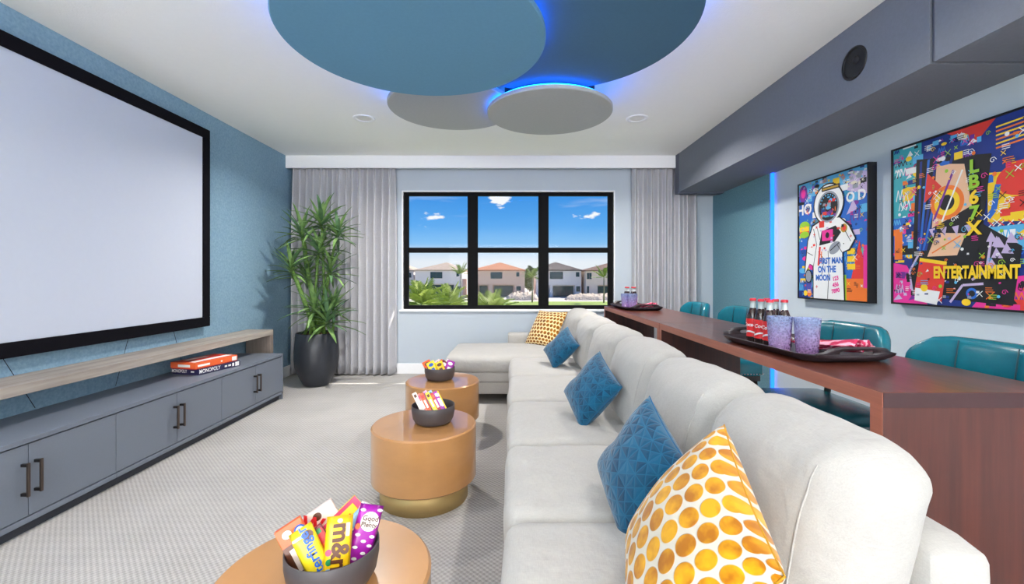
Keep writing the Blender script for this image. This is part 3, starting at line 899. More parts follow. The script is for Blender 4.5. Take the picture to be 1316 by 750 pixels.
def sweet(bowl, label, w, h, th, main, right, away, up, roll, back, text=None, patches=(), yaw=None, pouch=False, group='sweets in the nearest bowl'):
    """a packet standing in a bowl, its face turned to the room; roll = lean in its own plane, back = lean away"""
    bx_, by_, _ = bowl
    d = Vector((-bx_, -by_, 0)).normalized() if yaw is None else Vector((math.sin(yaw), -math.cos(yaw), 0))
    r = Vector((-d.y, d.x, 0))
    pos = Vector((bx_, by_, TZ)) + r * right - d * away + Vector((0, 0, up))
    up_v = (Vector((0, 0, 1)) * math.cos(back) - d * math.sin(back))
    B = Matrix((r, up_v, r.cross(up_v))).transposed().to_4x4()
    M_ = Matrix.Translation(pos) @ B @ Matrix.Rotation(roll, 4, 'Z')
    t = thing('sweet_packet', label, 'sweets', (0, 0, 0), 0, group)
    t.matrix_basis = M_
    if pouch:
        bm = bmesh.new(); nn = 8; rows = {}
        for sd_ in (1, -1):
            for i in range(nn + 1):
                for j in range(nn + 1):
                    u = -1 + 2 * i / nn; v = -1 + 2 * j / nn
                    if sd_ == -1 and (i in (0, nn) or j in (0, nn)): rows[(sd_, i, j)] = rows[(1, i, j)]; continue
                    rows[(sd_, i, j)] = bm.verts.new((w / 2 * u, h / 2 * v, sd_ * th / 2 * max(0, (1 - u ** 4) * (1 - v ** 6)) ** 0.5))
            for i in range(nn):
                for j in range(nn):
                    q = [rows[(sd_, i, j)], rows[(sd_, i + 1, j)], rows[(sd_, i + 1, j + 1)], rows[(sd_, i, j + 1)]]
                    bm.faces.new(q if sd_ == 1 else q[::-1])
        obj('wrapper', bm, 'sweet_' + main, t, True)
    else:
        obj('box', bx(-w / 2, w / 2, -h / 2, h / 2, -th / 2, th / 2, 0.0012, 1), 'sweet_' + main, t)
    z0 = th / 2 + 0.0006
    for k, (px, py, pw, ph, col, rnd) in enumerate(patches):
        bm = bmesh.new()
        if rnd:
            bmesh.ops.create_circle(bm, cap_ends=True, segments=20, radius=1, matrix=Matrix.Translation((px * w, py * h, z0 + 0.0003 * k)) @ Matrix.Diagonal((pw * w, ph * h, 1, 1)))
        else:
            q = [bm.verts.new((px * w + sx_ * pw * w, py * h + sy_ * ph * h, z0 + 0.0003 * k)) for sx_, sy_ in ((-1, -1), (1, -1), (1, 1), (-1, 1))]
            bm.faces.new(q)
        obj('print', bm, 'sweet_' + col, t)
    for k, (body, size, col, ang, ox, oy, bold) in enumerate(text or ()):
        mm = Matrix.Translation((ox * w, oy * h, z0 + 0.003)) @ Matrix.Rotation(ang, 4, 'Z')
        add_text(t, 'lettering', body, size, 'sweet_' + col, mm, bold)
    return t


B3, B2, B1 = [(b[0], b[1], 0) for b in bowls]
H = PI / 2
pips = tuple((RND.uniform(-.32, .32), RND.uniform(-.45, .2), .12, .035, 'white', False) for _ in range(9))
# nearest bowl
sweet(B3, 'yellow m&m packet with brown letters in the nearest bowl', 0.068, 0.165, 0.02, 'yellow', 0.012, -0.055, 0.115, rad_(-5), rad_(14),
      [('m&m', 0.062, 'brown', -H, 0.06, 0.0, 0.0018), ("m&m", 0.061, 'white', -H, 0.06, 0.0, 0.0)][:1], [(-0.34, -0.02, .12, .05, 'pink', True), (-0.3, -.16, .12, .05, 'green', True), (-0.3, -.3, .14, .05, 'sky', True), (0.32, 0.3, .07, .1, 'cream', False), (0.0, 0.44, .1, .035, 'cream', True)], pouch=True)
sweet(B3, 'yellow Butterfinger packet with blue letters in the nearest bowl', 0.060, 0.17, 0.018, 'lemon', -0.048, -0.045, 0.100, rad_(24), rad_(16),
      [('Butterfinger', 0.036, 'blue', H, 0.05, 0.0, 0.0008)], [(-0.25, 0.38, .2, .02, 'sky', False), (0.2, 0.36, .22, .07, 'brown', True), (-.3, -.3, .1, .1, 'white', False)], pouch=True)
sweet(B3, 'purple Good and Plenty packet in the nearest bowl', 0.066, 0.165, 0.02, 'purple', 0.082, -0.02, 0.116, rad_(-17), rad_(12),
      [('Good', 0.019, 'brown', 0, 0.05, 0.295, 0.0003), ('&', 0.009, 'brown', 0, 0.05, 0.245, 0.0001), ('Plenty', 0.018, 'brown', 0, 0.05, 0.195, 0.0003)], ((0.05, 0.245, .38, .155, 'white', True),) + tuple((a, b, .11, .024, 'white', True) for a, b in ((-.3, .03), (.3, .02), (0, -.06), (-.28, -.16), (.28, -.12), (0.1, -.24), (-.2, -.33), (.3, -.36), (-.35, .42), (.35, .44))) + ((-.4, .16, .1, .05, 'orange', True),), pouch=True)
sweet(B3, 'red and maroon packet wedged between the yellow packets', 0.06, 0.155, 0.018, 'maroon', -0.016, -0.02, 0.088, rad_(33), rad_(14), None,
      [(0.1, 0.25, .36, .2, 'red', False), (0.05, 0.15, .22, .05, 'orange', False), (-.1, 0.22, .08, .12, 'orange', False), (.2, .42, .2, .04, 'green', False)])
sweet(B3, 'orange and brown box at the table-edge side of the nearest bowl', 0.07, 0.155, 0.022, 'orange', -0.082, 0.0, 0.105, rad_(26), rad_(14), None,
      [(0.0, -0.12, .5, .3, 'brown', False), (-.2, -.1, .12, .2, 'cream', False), (-.15, .36, .17, .07, 'cream', True), (.3, .3, .22, .1, 'blue', True), (.3, .3, .16, .07, 'white', True)])
sweet(B3, 'cream box with a red W leaning at the back of the nearest bowl', 0.085, 0.15, 0.022, 'cream', -0.052, 0.052, 0.128, rad_(-62), rad_(12),
      [('W', 0.055, 'red', 0.75, -0.14, 0.02, 0.002)], [(0.25, -.02, .12, .07, 'brown', True), (-.28, .16, .13, .08, 'brown', True), (-.2, -.3, .12, .07, 'brown', True)])
sweet(B3, 'pink and yellow packet behind the m&m packet', 0.07, 0.16, 0.018, 'lemon', 0.018, 0.045, 0.125, rad_(-52), rad_(12), None,
      [(0, .45, .5, .05, 'pink', False), (-.42, 0, .08, .5, 'pink', False), (0.1, -.05, .12, .06, 'brown', True), (.1, .2, .2, .06, 'orange', False)], pouch=True)
sweet(B3, 'sky blue packet behind the m&m packet', 0.062, 0.15, 0.016, 'sky', 0.048, 0.02, 0.115, rad_(-50), rad_(10), None,
      [(0.05, .36, .26, .1, 'lilac', True), (0.1, .02, .2, .1, 'white', True), (.1, .02, .12, .06, 'blue', True)], pouch=True)
sweet(B3, 'white and green packet beside the purple packet', 0.055, 0.14, 0.016, 'white', 0.07, 0.03, 0.112, rad_(-30), rad_(10), None, [(0, -.05, .5, .12, 'green', False), (0, .1, .3, .03, 'green', False)])
# middle bowl: a row of boxes leaning the same way
mid = [('cream', -0.098, 'brown', 'cream box first in the row of the middle bowl'), ('salmon', -0.066, 'pink', 'salmon pink box second in the row of the middle bowl'),
       ('orange', -0.040, 'red', 'orange box third in the row of the middle bowl'), ('lilac', -0.018, 'purple', 'lilac box standing behind in the middle bowl'),
       ('lemon', 0.005, 'brown', 'yellow box with a brown square in the middle bowl'), ('sky', 0.022, 'green', 'pale blue box standing behind in the middle bowl'),
       ('red', 0.042, 'orange', 'red box beside the purple one in the middle bowl'), ('purple', 0.068, 'white', 'purple box standing tallest in the middle bowl'),
       ('yellow', 0.080, 'white', 'yellow packet at the end of the row in the middle bowl')]
for k, (c, r, c2, lab) in enumerate(mid):
    aw = (0.0 if k not in (3, 5) else 0.045) - 0.02
    sweet(B2, lab, 0.024, 0.15, 0.06, c, r * 0.72 - 0.006, aw, 0.108 + (0.012 if k in (0, 7, 8) else 0) - abs(r) * 0.12, rad_(27), rad_(20), None, [(0, .36, .3, .06, c2, False), (0, 0.05, .22, .16, 'white' if c != 'white' else c2, False)], group='sweets in the middle bowl', yaw=rad_(8))
# farthest bowl
far = [('orange', -0.09, 0.0, 26, 'brown', 'orange box at the table-edge side of the farthest bowl'), ('lemon', -0.055, -0.045, 26, 'blue', 'lemon yellow packet leaning in the farthest bowl'),
       ('yellow', 0.008, -0.06, 20, 'brown', 'yellow packet with brown print at the front of the farthest bowl'), ('maroon', 0.015, -0.02, -40, 'white', 'maroon packet in the middle of the farthest bowl'),
       ('purple', 0.075, -0.03, -20, 'white', 'purple packet with a white spot in the farthest bowl'), ('cream', -0.04, 0.05, -55, 'brown', 'cream box with brown spots at the back of the farthest bowl'),
       ('orange', -0.01, 0.02, -50, 'yellow', 'orange packet lying across the middle of the farthest bowl'), ('white', 0.045, 0.01, -45, 'blue', 'white and blue packet beside the purple one in the farthest bowl')]
for c, r, aw, ro, c2, lab in far:
    sweet(B1, lab, 0.066, 0.125, 0.018, c, r, aw, 0.098, rad_(ro), rad_(22), None, [(0, 0.28, .3, .11, c2, True), (0, -.05, .2, .1, c2, False)], group='sweets in the farthest bowl', pouch=c in ('purple', 'yellow'))

# ---------------------------------------------------------------- bar tables
BX0, BX1, BZ, BTH = 1.055, 1.612, 0.942, 0.043
for y0, y1, lab in ((1.25, 3.148, 'long walnut bar table nearest the camera, with the big tray'), (3.152, 5.03, 'long walnut bar table at the window end, with the far tray')):
    t = thing('bar_table', lab, 'table', ((BX0 + BX1) / 2, (y0 + y1) / 2, 0), 0, 'walnut bar tables behind the sofa')
    obj('top', bx(BX0 + 0.0015, BX1 - 0.0015, y0 + 0.0015, y1 - 0.0015, BZ - BTH, BZ, 0.0015), 'walnut', t, world=True)
    obj('front_edge', bx(BX0, BX0 + 0.0016, y0 + 0.002, y1 - 0.002, BZ - BTH, BZ - 0.0015), 'walnut_edge', t, world=True)
    obj('end_edge', bx(BX0 + 0.002, BX1 - 0.002, y0 - 0.0002, y0 + 0.0016, BZ - BTH, BZ - 0.0015), 'walnut_endgrain', t, world=True)
    obj('end_panel', bx(BX0, BX1, y0, y0 + 0.045, 0.0, BZ - BTH, 0.0015), 'walnut_end', t, world=True)
    obj('end_panel', bx(BX0, BX1, y1 - 0.045, y1, 0.0, BZ - BTH, 0.0015), 'walnut_end', t, world=True)
    for yy in (y0, y1 - 0.045):
        obj('panel_edge', bx(BX0 - 0.0012, BX0, yy + 0.001, yy + 0.044, 0.0, BZ - BTH), 'walnut_edge', t, world=True)

# ---------------------------------------------------------------- bar stools
def make_stool(label, x, y):
    t = thing('bar_stool', label, 'stool', (x, y, 0), 0, 'teal leather bar stools')
    def so(name, bm, m, dxyz):
        bmesh.ops.translate(bm, vec=dxyz, verts=bm.verts); return obj(name, bm, m, t, True)
    st = so('seat', rounded_grid_box(0.48, 0.53, 0.11, 0.03, 8, (0.008, 0.008, 0.022)), 'leather_teal', (0, 0, 0.595))
    bm = bmesh.new(); box(bm, -0.225, 0.225, -0.25, 0.25, 0.505, 0.545, 0.006); obj('apron', bm, 'stool_wood', t)
    bm = bmesh.new()
    for k in range(22):
        q = -0.235 + 0.47 * k / 21
        for sgn in (-1, 1):
            bmesh.ops.create_icosphere(bm, subdivisions=1, radius=0.0062, matrix=Matrix.Translation((q * 0.98, sgn * 0.266, 0.562)))
            bmesh.ops.create_icosphere(bm, subdivisions=1, radius=0.0062, matrix=Matrix.Translation((sgn * 0.241, q * 1.08, 0.562)))
    n_ = obj('nailheads', bm, 'nail_silver', t, True); n_['kind'] = 'stuff'
    # wrap-round low back
    bm = rounded_grid_box(0.06, 0.54, 0.27, 0.03, 12, (0.012, 0.0, 0.0))
    for v in bm.verts:
        a = v.co.y / 0.27
        v.co.z -= 0.075 * max(0, abs(a) - 0.6) ** 2 / 0.16 * (1 if v.co.z > 0 else 0.0)
        v.co.x += -0.085 * a * a + 0.10 * v.co.z
    bk = so('backrest', bm, 'leather_teal', (0.245, 0, 0.905))
    for q in (-0.1, 0.1):
        pts = []
        for k in range(9):
            z = -0.125 + 0.25 * k / 8
            pts.append((0.245 - 0.085 * (q / 0.27) ** 2 + 0.1 * z - 0.038 - 0.006 * (1 - (z / 0.13) ** 2), q, 0.905 + z))
        bm = bmesh.new(); tube(bm, pts, 0.0024, 5)
        obj('stitching', bm, 'stitch_dark', bk, True)
    for sy_ in (-0.17, 0.17):
        bm = bmesh.new(); tube(bm, [(0.2, sy_, 0.53), (0.225, sy_, 0.68), (0.25, sy_, 0.8)], 0.016, 8); obj('back_post', bm, 'stool_wood', t, True)
    for sx_ in (-1, 1):
        for sy_ in (-1, 1):
            bm = bmesh.new(); tube(bm, [(sx_ * 0.195, sy_ * 0.215, 0.53), (sx_ * 0.225, sy_ * 0.245, 0.0)], [0.021, 0.014], 8); obj('leg', bm, 'stool_wood', t, True)
    bm = bmesh.new(); box(bm, -0.225, -0.195, -0.22, 0.22, 0.2, 0.23, 0.004); obj('footrest', bm, 'stool_wood', t)
    for sy_ in (-1, 1):
        bm = bmesh.new(); tube(bm, [(-0.215, sy_ * 0.235, 0.2), (0.215, sy_ * 0.235, 0.2)], 0.011, 8); obj('stretcher', bm, 'stool_wood', t, True)
    return t


s0 = make_stool('teal leather bar stool nearest the camera, below the big colourful picture', 1.49, 1.57)
for x, y, lab in ((1.49, 2.215, 'teal leather bar stool behind the big tray'), (1.60, 3.475, 'teal leather bar stool in front of the blue light strip'), (1.50, 4.06, 'teal leather bar stool nearest the curtain')):
    s_ = copy_tree(s0); s_.location = (x, y, 0); s_['label'] = lab

# ---------------------------------------------------------------- trays with drinks
def tray(label, x, y, rot):
    t = thing('serving_tray', label, 'tray', (x, y, BZ), rot, 'black serving trays')
    L, Wd = 0.30, 0.165      # half sizes of the base
    bm = bmesh.new(); rings = []
    def ring(l, w, z, r, n=8):
        out = []
        for cx, cy, a0 in ((l - r, w - r, 0), (-l + r, w - r, 90), (-l + r, -w + r, 180), (l - r, -w + r, 270)):
            for k in range(n + 1):
                a = math.radians(a0 + 90 * k / n)
                out.append(bm.verts.new((cy + r * math.sin(a) if False else cx + r * math.cos(a), cy + r * math.sin(a), z)))
        return out
    prof = [(-0.05, 0.0), (-0.012, 0.001), (0.006, 0.010), (0.026, 0.030), (0.030, 0.034), (0.027, 0.035), (0.003, 0.014), (-0.014, 0.005), (-0.05, 0.0045)]
    for d, z in prof: rings.append(ring(L + d, Wd + d, z, 0.05 + max(0, d)))
    for a, b in zip(rings, rings[1:]):
        nn = len(a)
        for k in range(nn): bm.faces.new((a[k], a[(k + 1) % nn], b[(k + 1) % nn], b[k]))
    bm.faces.new(rings[0][::-1]); bm.faces.new(rings[-1])
    obj('tray_body', bm, 'tray_black', t, True)
    for sgn in (-1, 1):       # raised end wall with a grip slot
        bm = bmesh.new(); outer = [[], []]; inner = [[], []]; N_ = 40
        for k in range(N_):
            a = 2 * PI * k / N_; c_, q_ = math.cos(a), math.sin(a)
            sq = lambda v, e: math.copysign(abs(v) ** e, v)
            yo, zo = 0.158 * sq(c_, 0.55), 0.040 + 0.026 * sq(q_, 0.7)
            if zo > 0.045: yo *= 0.80
            yi, zi = 0.068 * sq(c_, 0.45), 0.042 + 0.010 * sq(q_, 0.8)
            for d_ in (0, 1):
                th = 0.006 * d_
                outer[d_].append(bm.verts.new((sgn * (L + 0.008 + 0.42 * zo + th), yo, zo))); inner[d_].append(bm.verts.new((sgn * (L + 0.008 + 0.42 * zi + th), yi, zi)))
        for k in range(N_):
            k2 = (k + 1) % N_
            for d_ in (0, 1): bm.faces.new((outer[d_][k], outer[d_][k2], inner[d_][k2], inner[d_][k]))
            bm.faces.new((outer[0][k], outer[0][k2], outer[1][k2], outer[1][k])); bm.faces.new((inner[0][k], inner[0][k2], inner[1][k2], inner[1][k]))
        obj('grip', bm, 'tray_black', t, True)
    return t


def revolve_text(body, size, r, zc, m, parent, bold=0.0006, face=0.0, sx=1.0):
    me = text_mesh(body, size, bold, 0.2, sx=sx)
    for v in me.vertices:
        a = v.co.x / r + face
        v.co = Vector((r * math.cos(a), r * math.sin(a), zc + v.co.y))
    return link('lettering', me, m, parent)


def make_bottle(face):
    t = thing('cola_bottle', 'x', 'bottle', (0, 0, 0), 0, 'red-labelled cola bottles on the big tray')
    obj('body', lathe([(0, 0), (0.027, 0), (0.0295, 0.006), (0.0295, 0.03), (0.0265, 0.055), (0.0275, 0.08), (0.0300, 0.105), (0.0270, 0.135), (0.018, 0.162), (0.0145, 0.172), (0, 0.172)], 24), 'cola', t, True)
    obj('neck', lathe([(0.0145, 0.1715), (0.0130, 0.190), (0.0125, 0.203), (0.0145, 0.204), (0.0145, 0.208), (0, 0.208)], 20), 'bottle_neck', t, True)
    obj('cap', lathe([(0.0150, 0.206), (0.0158, 0.207), (0.0150, 0.217), (0.012, 0.219), (0, 0.219)], 21), 'cap_red', t, True)
    lb = obj('label', lathe([(0.0300, 0.032), (0.0270, 0.056), (0.0280, 0.08), (0.0306, 0.105), (0.0292, 0.12)], 24), 'label_red', t, True)
    bm = bmesh.new(); pr = None      # white wave on the label
    for k in range(25):
        a = 2 * PI * k / 24; zz = 0.052 + 0.006 * math.sin(2 * a)
        p = [bm.verts.new((0.0292 * math.cos(a), 0.0292 * math.sin(a), zz + q)) for q in (-0.004, 0.004)]
        if pr: bm.faces.new((pr[0], p[0], p[1], pr[1]))
        pr = p
    obj('label_wave', bm, 'print_white', lb)
    revolve_text('Coca-Cola', 0.024, 0.0312, 0.09, 'print_white', lb, face=face)
    return t


def lathe_glass(label, group):
    o = obj('drinking_glass', lathe([(0, 0), (0.036, 0), (0.040, 0.004), (0.050, 0.150), (0.0505, 0.153), (0.0485, 0.153), (0.0475, 0.148), (0.038, 0.014), (0, 0.012)], 40), 'tumbler_glass', None, True)
    return tag(o, label, 'glass', group)


def napkin(label, loc, rotz, sc=1.0):
    t = thing('napkin', label, 'napkin', loc, rotz, 'pink striped napkins')
    for k in range(3):
        bm = bmesh.new(); nx, ny = 22, 10; rr = []
        for i in range(nx + 1):
            row = []
            for j in range(ny + 1):
                u = i / nx; v = -1 + 2 * j / ny
                gather = 1.0 - 0.62 * math.exp(-((u - 0.45) / 0.22) ** 2)
                z = 0.010 + 0.011 * k + (0.010 + 0.022 * u) * (0.5 + 0.5 * math.sin(v * 7 + k * 1.7 + u * 2)) * (1.2 - abs(v) * 0.8) + 0.02 * u * u
                row.append(bm.verts.new(((v * 0.055 * gather + 0.012 * (k - 1)) * sc, (-0.13 + 0.27 * u) * sc, z * sc)))
            rr.append(row)
        for a, b in zip(rr, rr[1:]):
            for j in range(ny): bm.faces.new((a[j], a[j + 1], b[j + 1], b[j]))
        o = obj('fold', bm, 'napkin_stripe', t, True)
        md = o.modifiers.new('thickness', 'SOLIDIFY'); md.thickness = 0.003
    return t


TR = math.radians(90 + 3)
tray('large black serving tray with bottles, glasses and napkin on the near bar table', 1.285, 1.99, TR)
tray('large black serving tray with drinks at the window end of the bar', 1.29, 4.60, TR)


def place_drinks(cx, cy, spots, gl, far):
    first = None
    for k, (dx, dy, lab) in enumerate(spots):
        if place_drinks.proto is None:
            b = make_bottle(rad_(-100)); place_drinks.proto = b
        else: b = copy_tree(place_drinks.proto)
        b.location = (cx + dx, cy + dy, BZ + 0.0052); b.rotation_euler = (0, 0, 0.35 * math.sin(k * 2.1)); b['label'] = lab
        if far: b['group'] = 'red-labelled cola bottles on the far tray'
    for dx, dy, lab in gl:
        g = lathe_glass(lab, 'mottled glasses'); g.location = (cx + dx, cy + dy, BZ + 0.0052)


place_drinks.proto = None
place_drinks(1.285, 1.99, [(-0.092, 0.045, 'cola bottle on the big tray, frontmost at the sofa side'), (-0.092, 0.116, 'cola bottle on the big tray, second along the sofa side'), (-0.092, 0.187, 'cola bottle on the big tray, last along the sofa side'),
                           (-0.024, 0.045, 'cola bottle on the big tray, inner row, frontmost'), (-0.024, 0.115, 'cola bottle on the big tray, inner row, in the middle'), (-0.024, 0.185, 'cola bottle on the big tray, inner row, last')],
             [(-0.122, -0.078, 'mottled violet glass standing before the cola bottles on the big tray'), (-0.050, -0.150, 'mottled violet-blue glass between the bottles and the napkin on the big tray')], False)
place_drinks(1.29, 4.60, [(-0.05, 0.10, 'cola bottle on the far tray, frontmost at the sofa side'), (0.02, 0.10, 'cola bottle on the far tray, frontmost at the wall side'), (-0.05, 0.18, 'cola bottle on the far tray, last at the sofa side'), (0.02, 0.18, 'cola bottle on the far tray, last at the wall side'), (-0.012, 0.04, 'cola bottle on the far tray standing between two glasses')],
             [(-0.105, -0.02, 'mottled glass on the far tray at the window side'), (-0.06, -0.11, 'mottled glass on the far tray in front of the bottles')], True)
napkin('pink striped napkin bundle on the big tray by the nearest bar end', (1.352, 1.865, BZ + 0.004), rad_(195))
napkin('pink striped napkin bundle on the far tray', (1.385, 4.52, BZ + 0.004), rad_(200), 0.9)

# ---------------------------------------------------------------- pictures on the bar wall
PAL = {'blue': (36, 104, 196), 'deep': (24, 50, 130), 'sky': (90, 180, 225), 'teal': (60, 170, 180), 'yellow': (248, 206, 36), 'orange': (240, 120, 40), 'red': (226, 58, 48), 'pink': (232, 50, 150),
       'purple': (120, 50, 150), 'lime': (150, 200, 50), 'white': (238, 238, 236), 'black': (22, 22, 28), 'peach': (238, 190, 152), 'grey': (150, 155, 165), 'lilac': (200, 180, 215), 'gold': (190, 150, 50), 'cream': (232, 224, 200)}
for k, c in PAL.items(): mat('ink_' + k, c, 0.55)
INK = list(PAL)


class Art:
    """flat print built up in thin inked layers on a canvas"""
    def __init__(s): s.bm = bmesh.new(); s.z = 0.0
    def poly(s, pts, col):
        s.z += 0.000005
        f = s.bm.faces.new([s.bm.verts.new((a, b, s.z)) for a, b in pts]); f.material_index = INK.index(col)
        if f.normal.z < 0 or True:
            f.normal_update()
            if f.normal.z < 0: f.normal_flip()
    def ell(s, x, y, rx, ry, col, n=22, rot=0.0, a0=0, a1=2 * PI):
        c, q = math.cos(rot), math.sin(rot); pts = []
        for k in range(n):
            a = a0 + (a1 - a0) * k / (n if a1 - a0 >= 6.28 else n - 1)
            u, v = rx * math.cos(a), ry * math.sin(a); pts.append((x + u * c - v * q, y + u * q + v * c))
        s.poly(pts, col)
    def rect(s, x0, y0, x1, y1, col): s.poly([(x0, y0), (x1, y0), (x1, y1), (x0, y1)], col)
    def line(s, pts, w, col):
        for a, b in zip(pts, pts[1:]):
            d = Vector((b[0] - a[0], b[1] - a[1])); 
            if d.length < 1e-6: continue
            n = Vector((-d.y, d.x)).normalized() * w / 2
            s.poly([(a[0] - n.x, a[1] - n.y), (b[0] - n.x, b[1] - n.y), (b[0] + n.x, b[1] + n.y), (a[0] + n.x, a[1] + n.y)], col)
    def text(s, body, size, x, y, col, rot=0.0, bold=0.002, shear=0.0, sx=1.0):
        s.z += 0.000005
        me = text_mesh(body, size, bold, shear, sx=sx)
        me.transform(Matrix.Translation((x, y, s.z)) @ Matrix.Rotation(rot, 4, 'Z'))
        n0 = len(s.bm.faces); s.bm.from_mesh(me); s.bm.faces.ensure_lookup_table()
        for f in s.bm.faces[n0:]: f.material_index = INK.index(col)
        bpy.data.meshes.remove(me)
    def confetti(s, rr, x0, x1, y0, y1, n, cols, smin, smax):
        for _ in range(n):
            x, y = rr.uniform(x0, x1), rr.uniform(y0, y1); q = rr.uniform(smin, smax); c = rr.choice(cols); k = rr.random()
            w = min(q, x - x0, x1 - x); h = min(q * rr.uniform(.4, 1), y - y0, y1 - y)
            if w < .004 or h < .004: continue
            if k < .35: s.rect(x - w, y - h, x + w, y + h, c)
            elif k < .55: s.ell(x, y, w, h, c, 14)
            elif k < .75: s.poly([(x - w, y - h), (x + w, y - h * .4), (x + w * .2, y + h)], c)
            else:
                pts = [(x - w + 2 * w * i / 6, y + h * (1 if i % 2 else -1)) for i in range(7)]
                s.line(pts, min(.006, w * .4), c)

    def doodles(s, rr, x0, x1, y0, y1, n):
        for _ in range(n):
            x, y = rr.uniform(x0 + .03, x1 - .03), rr.uniform(y0 + .03, y1 - .03); q = rr.uniform(.006, .024); c = rr.choice(['white', 'black', 'yellow', 'pink', 'sky', 'white', 'black', 'orange', 'lime']); k = rr.random()
            if k < .3: s.line([(x + q * math.cos(a * 1.1) * (1 - a / 9), y + q * math.sin(a * 1.1) * (1 - a / 9)) for a in range(8)], .0035, c)
            elif k < .55: s.line([(x - q, y - q), (x + q, y + q)], .004, c); s.line([(x - q, y + q), (x + q, y - q)], .004, c)
            elif k < .8:
                for j in range(3): s.line([(x - q * 1.3, y + j * .011), (x + q * rr.uniform(.4, 1.3), y + j * .011)], .004, c)
            else: s.ell(x, y, q * .5, q * .5, c, 10)


def picture(label, y_far, z0, w, h, draw):
    t = thing('framed_picture', label, 'picture', (0, 0, 0))
    t.matrix_basis = Matrix.Translation((XR, y_far, z0)) @ Matrix(((0, 0, -1), (-1, 0, 0), (0, 1, 0))).to_4x4()
    D = 0.065; fw = 0.012
    bm = bmesh.new()
    box(bm, 0, w, 0, fw, 0.002, D); box(bm, 0, w, h - fw, h, 0.002, D); box(bm, 0, fw, fw, h - fw, 0.002, D); box(bm, w - fw, w, fw, h - fw, 0.002, D)
    obj('frame', bm, 'paper_black', t)
    obj('canvas', bx(fw, w - fw, fw, h - fw, 0.01, D - 0.008), 'print_white', t)
    A = Art(); draw(A, w - 2 * fw, h - 2 * fw)
    me = bpy.data.meshes.new('print'); A.bm.to_mesh(me); A.bm.free()
    for k in INK: me.materials.append(MATS['ink_' + k])
    o = link('print', me, None, t); o.location = (fw, fw, D - 0.0078)


